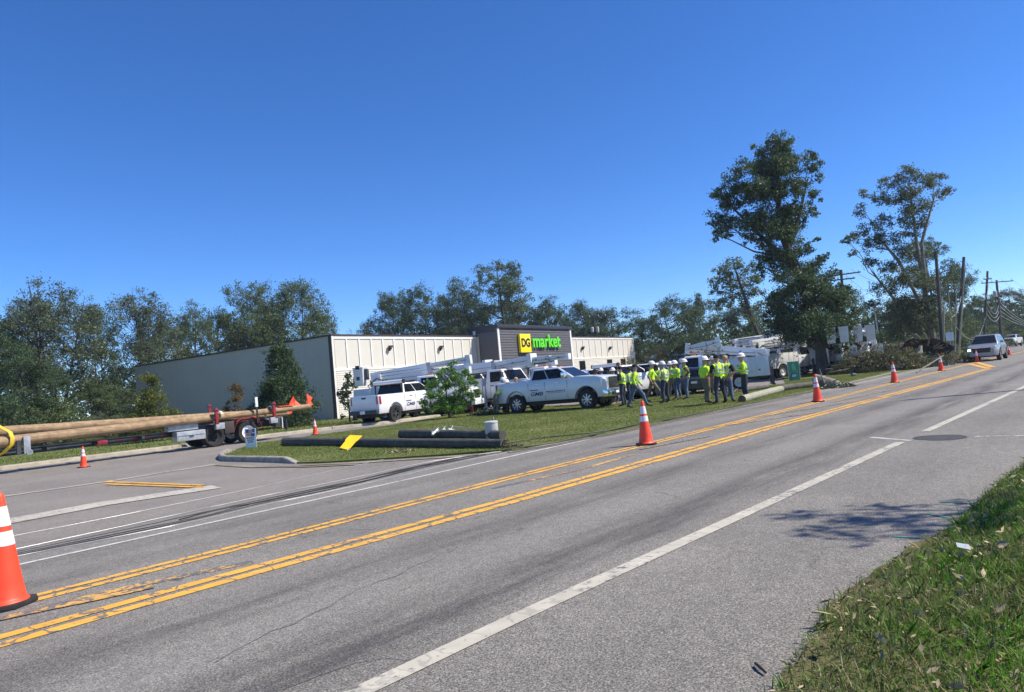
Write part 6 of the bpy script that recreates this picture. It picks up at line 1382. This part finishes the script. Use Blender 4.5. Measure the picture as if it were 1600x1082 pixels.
wire(t5, D(1400, 470, 68), .8, .018, 'wire running right from the crossarm between the big trees'); wire(t5+Vector((1, 0, 0)), t1-Vector((0, 0, 2)), 1.2, .018, 'wire from the angled crossarm to the thick dark pole')
vp_ = G(1415, 626); pb = vp_+Vector((math.sin(R(95)), math.cos(R(95)), 0))*10.5
t = thing('utility_pole', 'roadside pole just outside the right edge whose thin shadow crosses the road', 'utility pole', pb, 0, 'utility poles along the road'); MB().tube([(0, 0, 0), (0, 0, 11.6)], [.17, .12], 10).build('pole_shaft', 'grey_pole', t); MB().beam((-.9, -.1, 11.0), (.9, .1, 11.0), .1, .12).build('crossarm', 'grey_pole', t)
# small debris on the asphalt
o = MB().tube([G(1181, 1046)+Vector((0, 0, .03)), G(1188, 1053)+Vector((0, 0, .035)), G(1198, 1061)+Vector((0, 0, .03))], [.007, .009, .006], 6).build('stick', 'twig'); tag(o, 'short black stick lying on the shoulder near the bottom edge', 'stick')
o = MB().tube([G(1340, 922)+Vector((0, 0, .03)), G(1368, 920)+Vector((0, 0, .045))], [.005, .004], 5).build('stick', 'brown_cloth'); tag(o, 'thin reddish stick at the ragged grass edge', 'stick')
o = MB().add([G(1499, 882)+Vector((0, 0, .12)), G(1521, 887)+Vector((0, 0, .12)), G(1520, 884)+Vector((0, .02, .14)), G(1500, 880)+Vector((0, .02, .14))], [(0, 1, 2, 3)]).build('paper_scrap', 'text_white'); tag(o, 'white scrap of litter in the grass at the lower right', 'litter')

# ================================================================== PEOPLE
def skin_body(J, E, Rr):
    me = bpy.data.meshes.new('tmp'); me.from_pydata(J, E, []); o_ = bpy.data.objects.new('tmp', me); COL.objects.link(o_)
    md = o_.modifiers.new('s', 'SKIN'); md.use_smooth_shade = True; md.branch_smoothing = .6
    sv_ = me.skin_vertices[0].data
    for i, r_ in enumerate(Rr): sv_[i].radius = r_ if hasattr(r_, '__len__') else (r_, r_)
    sv_[0].use_root = True
    m2 = o_.modifiers.new('b', 'SUBSURF'); m2.levels = 1; m2.render_levels = 1
    dg = bpy.context.evaluated_depsgraph_get(); ev = bpy.data.meshes.new_from_object(o_.evaluated_get(dg)); bpy.data.objects.remove(o_); bpy.data.meshes.remove(me); return ev
def seg_dist(p, a, b):
    ab = b-a; t = max(0, min(1, (p-a).dot(ab)/ab.length_squared)); return (p-(a+ab*t)).length
BODY = {}
def pose_mesh(pose, sleeve):
    """returns (body mesh with slots skin, top, trousers, boots), vest mesh, joints"""
    key = (pose, sleeve)
    if key in BODY: return BODY[key]
    bendf = {'bend': .75, 'lean': .18}.get(pose, .03); rd = random.Random(pose)
    J = {}; V_ = Vector
    J['pelvis'] = V_((0, 0, .97)); J['waist'] = V_((0, .20*bendf, 1.10)); J['chest'] = V_((0, .34*bendf+.01, 1.28-.06*bendf)); J['neck'] = V_((0, .60*bendf+.0, 1.50-.18*bendf)); J['jaw'] = V_((0, .66*bendf+.035, 1.57-.2*bendf)); J['head'] = V_((0, .70*bendf+.03, 1.66-.22*bendf)); J['crown'] = V_((0, .72*bendf+.015, 1.735-.23*bendf))
    sh = J['neck']+V_((0, 0, -.07))
    legs = {'stand': ((.10, .0), (-.10, .0)), 'wide': ((.19, .04), (-.19, -.03)), 'walk': ((.10, .34), (-.10, -.30)), 'bend': ((.13, .05), (-.13, -.1)), 'hips': ((.15, .0), (-.13, .05)), 'cross': ((.12, .03), (-.12, -.02)), 'point': ((.12, .1), (-.14, -.08)), 'back': ((.13, 0), (-.12, .02)), 'lean': ((.12, .05), (-.12, -.12)), 'pot': ((.11, .0), (-.11, .03))}[pose]
    for n_, s, (fx_, fy_) in (('r', 1, legs[0]), ('l', -1, legs[1])):
        J['hip'+n_] = V_((s*.095, 0, .90)); J['knee'+n_] = V_((fx_*.75, fy_*.55+.04, .50)); J['ank'+n_] = V_((fx_, fy_-.02, .09)); J['heel'+n_] = V_((fx_, fy_-.03, .05)); J['toe'+n_] = V_((fx_*1.15, fy_+.19, .035))
        J['sh'+n_] = sh+V_((s*.19, 0, 0))
        arms = {'stand': (V_((.06, -.03, -.29)), V_((.02, .06, -.25))), 'wide': (V_((.08, .02, -.28)), V_((-.02, .2, -.12))), 'walk': (V_((.07, s*-.14, -.26)), V_((.0, s*-.02+.10, -.23))), 'bend': (V_((.03, .24, -.20)), V_((-.02, .24, -.10))), 'hips': (V_((.20, -.10, -.20)), V_((-.16, .12, -.17))), 'cross': (V_((.06, .06, -.28)), V_((-.20, .18, .06))), 'point': (V_((.10, .16, -.20)), V_((.0, .26, .03))) if s > 0 else (V_((.06, -.02, -.29)), V_((.02, .06, -.25))), 'back': (V_((.08, -.08, -.28)), V_((-.14, -.06, -.18))), 'lean': (V_((.05, .14, -.25)), V_((-.04, .24, -.04))), 'pot': (V_((.10, -.02, -.28)), V_((.0, .12, -.22)))}[pose]
        a1_, a2_ = arms; J['el'+n_] = J['sh'+n_]+V_((s*a1_.x, a1_.y, a1_.z)); J['wr'+n_] = J['el'+n_]+V_((s*a2_.x, a2_.y, a2_.z)); d = (J['wr'+n_]-J['el'+n_]).normalized(); J['palm'+n_] = J['wr'+n_]+d*.07
    names = ['pelvis', 'waist', 'chest', 'neck', 'jaw', 'head', 'crown']+[a+n_ for n_ in 'rl' for a in ('hip', 'knee', 'ank', 'toe', 'heel', 'sh', 'el', 'wr', 'palm')]
    belly = .175 if pose == 'pot' else .125
    rad = {'pelvis': (.155, .115), 'waist': (.150, belly), 'chest': (.175, .125), 'neck': (.062, .062), 'jaw': (.062, .075), 'head': (.080, .097), 'crown': (.055, .07), 'hip': (.098, .10), 'knee': (.066, .066), 'ank': (.050, .05), 'toe': (.045, .032), 'heel': (.045, .045), 'sh': (.075, .075), 'el': (.052, .052), 'wr': (.034, .034), 'palm': (.040, .022)}
    E_ = [('pelvis', 'waist'), ('waist', 'chest'), ('chest', 'neck'), ('neck', 'jaw'), ('jaw', 'head'), ('head', 'crown')]
    for n_ in 'rl': E_ += [('pelvis', 'hip'+n_), ('hip'+n_, 'knee'+n_), ('knee'+n_, 'ank'+n_), ('ank'+n_, 'heel'+n_), ('ank'+n_, 'toe'+n_), ('chest', 'sh'+n_), ('sh'+n_, 'el'+n_), ('el'+n_, 'wr'+n_), ('wr'+n_, 'palm'+n_)]
    ix = {n_: i for i, n_ in enumerate(names)}
    me = skin_body([tuple(J[n_]) for n_ in names], [(ix[a], ix[b]) for a, b in E_], [rad[n_] if n_ in rad else rad[n_[:-1]] for n_ in names])
    S = []
    for a, b in E_:
        m_ = 1
        if b in ('jaw', 'head', 'crown') or b.startswith('palm'): m_ = 0
        if a[:3] in ('hip',) or a.startswith('knee') or b[:3] == 'hip': m_ = 2
        if a[:3] == 'ank': m_ = 3
        if a.startswith('el'): m_ = 1 if sleeve == 'long' else 0
        S.append((J[a], J[b], m_))
    bm = bmesh.new(); bm.from_mesh(me)
    for f in bm.faces:
        c = f.calc_center_median(); f.smooth = True
        k = min(S, key=lambda s_: seg_dist(c, s_[0], s_[1])); m_ = k[2]
        if m_ == 1 and c.z < 1.0 and c.z < J['pelvis'].z+.03 and abs(c.x) < .2 and pose != 'x': m_ = 2
        if m_ == 2 and c.z < .13: m_ = 3
        f.material_index = m_
    # hands: four unequal fingers curling round, and a thumb from the side of the palm; ears, nose and brows
    hb = MB()
    for n_, s in (('r', 1), ('l', -1)):
        w_ = J['palm'+n_]; d = (J['palm'+n_]-J['wr'+n_]).normalized(); x_ = d.cross(V_((0, 1, .3))).normalized(); y_ = x_.cross(d)
        for k, L_ in enumerate((.062, .075, .080, .070)):
            b_ = w_+x_*(-.030+.020*k)+d*.012; hb.tube([b_, b_+d*L_*.5, b_+d*L_*.85+y_*.022, b_+d*L_*.95+y_*.045], [.0095, .009, .008, .006], 5)
        tb_ = w_-d*.03-x_*.036*1; hb.tube([tb_, tb_-x_*.022+d*.03+y_*.01, tb_-x_*.018+d*.06+y_*.022], [.012, .010, .007], 5)
    hc = J['head']; hb.blob((hc.x, hc.y+.098, hc.z-.015), (.014, .020, .024), 6, 4)
    for s in (-1, 1): hb.blob((hc.x+s*.082, hc.y, hc.z-.01), (.012, .022, .033), 6, 4)
    hb.blob((hc.x, hc.y+.086, hc.z-.058), (.026, .010, .007), 6, 3)
    tmp = bpy.data.meshes.new('t'); tmp.from_pydata([tuple(p) for p in hb.v], [], hb.f)
    for p_ in tmp.polygons: p_.use_smooth = True
    bm.from_mesh(tmp)
    eb = MB()
    for s in (-1, 1): eb.blob((hc.x+s*.030, hc.y+.090, hc.z+.012), (.011, .007, .008), 6, 4)
    tm2 = bpy.data.meshes.new('t2'); tm2.from_pydata([tuple(p) for p in eb.v], [], eb.f)
    for p_ in tm2.polygons: p_.material_index = 4
    bm.from_mesh(tm2); bm.to_mesh(me); 
    # vest shell
    vb = bmesh.new(); vb.from_mesh(me); vb.normal_update(); dele = []
    for f in vb.faces:
        c = f.calc_center_median(); k = min(S, key=lambda s_: seg_dist(c, s_[0], s_[1])); tors = (k[0] - J['pelvis']).length < 1e-6 and k[2] == 1 or (k[0]-J['waist']).length < 1e-6 or ((k[0]-J['chest']).length < 1e-6 and c.z < J['shr'].z+.10)
        if not tors or f.material_index not in (1, 2) or c.z < .95: dele.append(f)
    bmesh.ops.delete(vb, geom=dele, context='FACES')
    cp = {v: v.co+v.normal*.018 for v in vb.verts}
    for v in vb.verts: v.co = cp[v]
    for f in vb.faces: f.material_index = 0
    bw_ = MB(); 
    vm = bpy.data.meshes.new('vest'); vb.to_mesh(vm); vb.free(); bm.free()
    # reflective bands: an ellipse round the waist/chest, two shoulder straps
    bands = MB()
    for z_, cz in ((1.13, J['waist']), (1.26, J['chest'])):
        rx = .176 if z_ < 1.2 else .192; ry = (belly+.030) if z_ < 1.2 else .150; cy = cz.y
        ring = []
        for k in range(25):
            a = 2*PI*k/24; ring.append((rx*math.cos(a), cy+ry*math.sin(a), z_-.1*bendf))
        bands.loft([[V_((x*.96, cy+(y-cy)*.96, z-.022)), V_((x, y, z-.022)), V_((x, y, z+.022)), V_((x*.96, cy+(y-cy)*.96, z+.022))] for x, y, z in ring], cap=False)
    for s in (-1, 1):
        c_ = J['chest']; n2 = J['neck']
        pts = [V_((s*.10, c_.y+.148, 1.14)), V_((s*.105, c_.y+.150, 1.28)), V_((s*.10, (c_.y+n2.y)/2+.115, 1.42)), V_((s*.095, n2.y+.0, 1.495)), V_((s*.10, (c_.y+n2.y)/2-.115, 1.42)), V_((s*.105, c_.y-.150, 1.28)), V_((s*.10, c_.y-.148, 1.14))]
        bands.loft([[p+V_((-.020, 0, 0)), p+V_((.020, 0, 0)), p+V_((.020, 0, 0))*1+V_((0, -.008 if p.y > c_.y else .008, -.004)), p+V_((-.020, -.008 if p.y > c_.y else .008, -.004))] for p in pts], cap=False)
    BODY[key] = (me, vm, bands.mesh('reflective_band', 'stripe'), J); return BODY[key]
M['eye'] = mat('eye', (.02, .015, .012), .3)
def hat_mesh(kind, J, m):
    c = J['head']+Vector((0, 0, .045)); b_ = MB()
    if kind == 'hard':
        b_.loft([[Vector((c.x+.150*math.cos(a)*sx_, c.y+.02*(k_ == 0)*(math.sin(a) > 0)+.178*math.sin(a)*sx_, c.z+z_)) for a in np.linspace(0, 2*PI, 17)[:-1]] for k_, (sx_, z_) in enumerate(((1.0, .0), (.98, .014), (.80, .018), (.78, .06), (.66, .11), (.42, .145), (.12, .158)))])
        b_.beam((c.x, c.y-.09, c.z+.135), (c.x, c.y+.09, c.z+.135), .03, .06)
    else:
        b_.loft([[Vector((c.x+.098*math.cos(a)*sx_, c.y+.115*math.sin(a)*sx_, c.z+z_)) for a in np.linspace(0, 2*PI, 15)[:-1]] for sx_, z_ in ((1.0, -.02), (1.0, .03), (.88, .075), (.5, .10), (.1, .105))])
        b_.hexa([Vector((c.x-.075, c.y+.09, c.z-.01)), Vector((c.x-.05, c.y+.185, c.z-.02)), Vector((c.x+.05, c.y+.185, c.z-.02)), Vector((c.x+.075, c.y+.09, c.z-.01)), Vector((c.x-.075, c.y+.09, c.z+.004)), Vector((c.x-.05, c.y+.185, c.z-.012)), Vector((c.x+.05, c.y+.185, c.z-.012)), Vector((c.x+.075, c.y+.09, c.z+.004))])
    return b_.mesh('hard_hat' if kind == 'hard' else 'cap', m, ang=50)
def person(px, py, facing, pose, top, legs, hat, label, vest=None, sleeve='short', skin='skin', h=1.0, z=.05, loc=None):
    p = loc or G(px, py, z); t = thing('person', label, 'person', (p.x, p.y, z), R(-facing), 'line crew standing around'); t.scale = (h*1.20, h*1.22, h)
    me, vm, bd, J = pose_mesh(pose, sleeve); me = me.copy(); mi_ = [p_.material_index for p_ in me.polygons]
    for m_ in (skin, top, legs, 'boot', 'eye'): me.materials.append(M[m_])
    me.polygons.foreach_set('material_index', mi_); me.name = 'body'; link('body', me, t)
    if vest:
        v_ = vm.copy(); v_.materials.clear(); v_.materials.append(M[vest]); v_.name = 'vest'; vo_ = link('vest', v_, t); link('reflective_band', bd, vo_)
    elif top in ('lime', 'lime_pale') and sleeve == 'long': link('reflective_band', bd, t)
    if hat:
        k, m_ = {'w': ('hard', 'hat_white'), 'b': ('cap', 'black_cloth'), 't': ('cap', 'hat_tan')}[hat]; link('hard_hat' if k == 'hard' else 'cap', hat_mesh(k, J, m_), t).scale = (.9, .9, 1)
    else:
        hb = MB().blob((J['head'].x, J['head'].y-.015, J['head'].z+.03), (.090, .105, .085), 10, 6); link('hair', hb.mesh('hair', 'black_cloth'), t)
    return t
# facing: degrees, azimuth the person looks to
PPL = [
 (976, 635, 300, 'wide', 'black_cloth', 'navy_cloth', 'b', 'man in lime vest, dark trousers and black cap nearest the pickup bumper', 'lime', 'short', 'skin', 1.0),
 (996, 637.5, 85, 'walk', 'lime', 'jeans', 'b', 'man in lime shirt and faded jeans striding right, nearest the road', None, 'long', 'skin', 1.0),
 (1022, 628, 100, 'walk', 'lime', 'khaki', 'w', 'man in white hard hat, lime shirt and khaki trousers with legs apart', None, 'short', 'skin', 1.04),
 (1031, 621, 190, 'stand', 'lime', 'jeans', 'b', 'man in lime vest behind the one in khaki trousers', 'lime', 'short', 'skin_dark', .97),
 (1042, 630, 320, 'wide', 'lime_pale', 'navy_cloth', 'w', 'man seen from behind in pale lime shirt and navy trousers, feet wide apart', 'lime_pale', 'long', 'skin', 1.0),
 (1053, 622, 230, 'point', 'lime', 'khaki', 'w', 'man in white hard hat and tan trousers reaching out an arm', None, 'long', 'skin', 1.0),
 (1061, 624.5, 250, 'cross', 'lime', 'jeans', 'w', 'man in lime long sleeves and jeans with folded arms and white hard hat', None, 'long', 'skin', 1.0),
 (1076, 624, 280, 'hips', 'brown_cloth', 'jeans', 'w', 'man in brown shirt under a bright lime vest, right of the man with folded arms', 'lime', 'long', 'skin', 1.02),
 (1105.5, 631.5, 75, 'pot', 'lime', 'khaki', 'w', 'stout man in lime t-shirt and dark trousers with white hard hat', None, 'short', 'skin', 1.0),
 (1112, 616, 210, 'hips', 'lime', 'jeans', 'b', 'man in lime shirt looking out behind the stout man', None, 'short', 'skin', 1.0),
 (1118, 618, 160, 'stand', 'lime', 'khaki', 'w', 'man in white hard hat and lime sleeves at the back of the right group', None, 'long', 'skin', 1.03),
 (1128, 631, 340, 'wide', 'black_cloth', 'navy_cloth', 'b', 'man with his back turned in striped lime vest over black shirt and navy jeans', 'lime', 'short', 'skin', 1.03),
 (1139, 629.5, 30, 'back', 'black_cloth', 'jeans', 't', 'man in blue jeans shoulder to shoulder with the striped vest man', 'lime', 'short', 'skin', 1.0),
 (1143, 620, 260, 'stand', 'black_cloth', 'camo', 'b', 'man in camouflage trousers and lime vest at the right of the group', 'lime', 'short', 'skin', 1.0),
 (1167, 625, 275, 'cross', 'lime', 'navy_cloth', 'w', 'lone man in lime long sleeves and dark jeans in front of the truck body', None, 'long', 'skin', 1.0),
 (986, 629, 150, 'stand', 'lime', 'navy_cloth', 'b', 'man half hidden between the two men nearest the pickup bumper', 'lime', 'short', 'skin_dark', .98),
 (776, 648.5, 80, 'bend', 'lime', 'camo', 'w', 'man in lime shirt and camouflage trousers bending at the tail of the silver white pickup', None, 'long', 'skin', 1.0),
 (789, 646, 120, 'stand', 'navy_cloth', 'black_cloth', 'w', 'man in white hard hat behind the bed of the silver white pickup', None, 'long', 'skin', .98),
 (798, 645, 200, 'stand', 'black_cloth', 'navy_cloth', 'b', 'man in dark clothes and black cap behind the bed of the silver white pickup', None, 'short', 'skin_dark', .98),
 (811, 643, 200, 'stand', 'lime_pale', 'jeans', 't', 'man in tan cap looking over the bed of the silver white pickup', None, 'short', 'skin', .98),
 (935, 632, 215, 'stand', 'brown_cloth', 'khaki', 'b', 'man whose brown face shows above the hood of the silver white pickup', None, 'short', 'skin_dark', 1.0),
 (944, 631, 200, 'stand', 'lime', 'khaki', 'w', 'man in white hard hat and lime shirt behind the pickup hood', None, 'short', 'skin', 1.0),
 (955, 629, 170, 'stand', 'red_cloth', 'navy_cloth', 'b', 'bare armed dark man in red shirt behind the pickup grille', None, 'short', 'skin_dark', 1.0),
 (963, 630, 220, 'stand', 'khaki', 'navy_cloth', 'w', 'man in white hard hat and grey shirt just left of the crowd', None, 'long', 'skin', .97),
]
for (px_, py_, fc, ps, tp, lg, ht, lab, vs_, sl, sk, h_) in PPL: person(px_, py_, fc, ps, tp, lg, ht, lab, vs_, sl, sk, h_)

# ================================================================== HAZE
hz_ = MB().box(-395, 395, -195, 395, -1.0, 26).build('haze', 'black', None, smooth=False); hz_.data.materials.clear()
hm = bpy.data.materials.new('haze'); hm.use_nodes = True; n_ = hm.node_tree; n_.nodes.clear(); ou = n_.nodes.new('ShaderNodeOutputMaterial'); vv = n_.nodes.new('ShaderNodeVolumePrincipled')
vv.inputs['Color'].default_value = (.80, .88, 1, 1); vv.inputs['Density'].default_value = .0003; vv.inputs['Anisotropy'].default_value = .2; n_.links.new(vv.outputs[0], ou.inputs['Volume']); hz_.data.materials.append(hm); tag(hz_, kind='stuff')
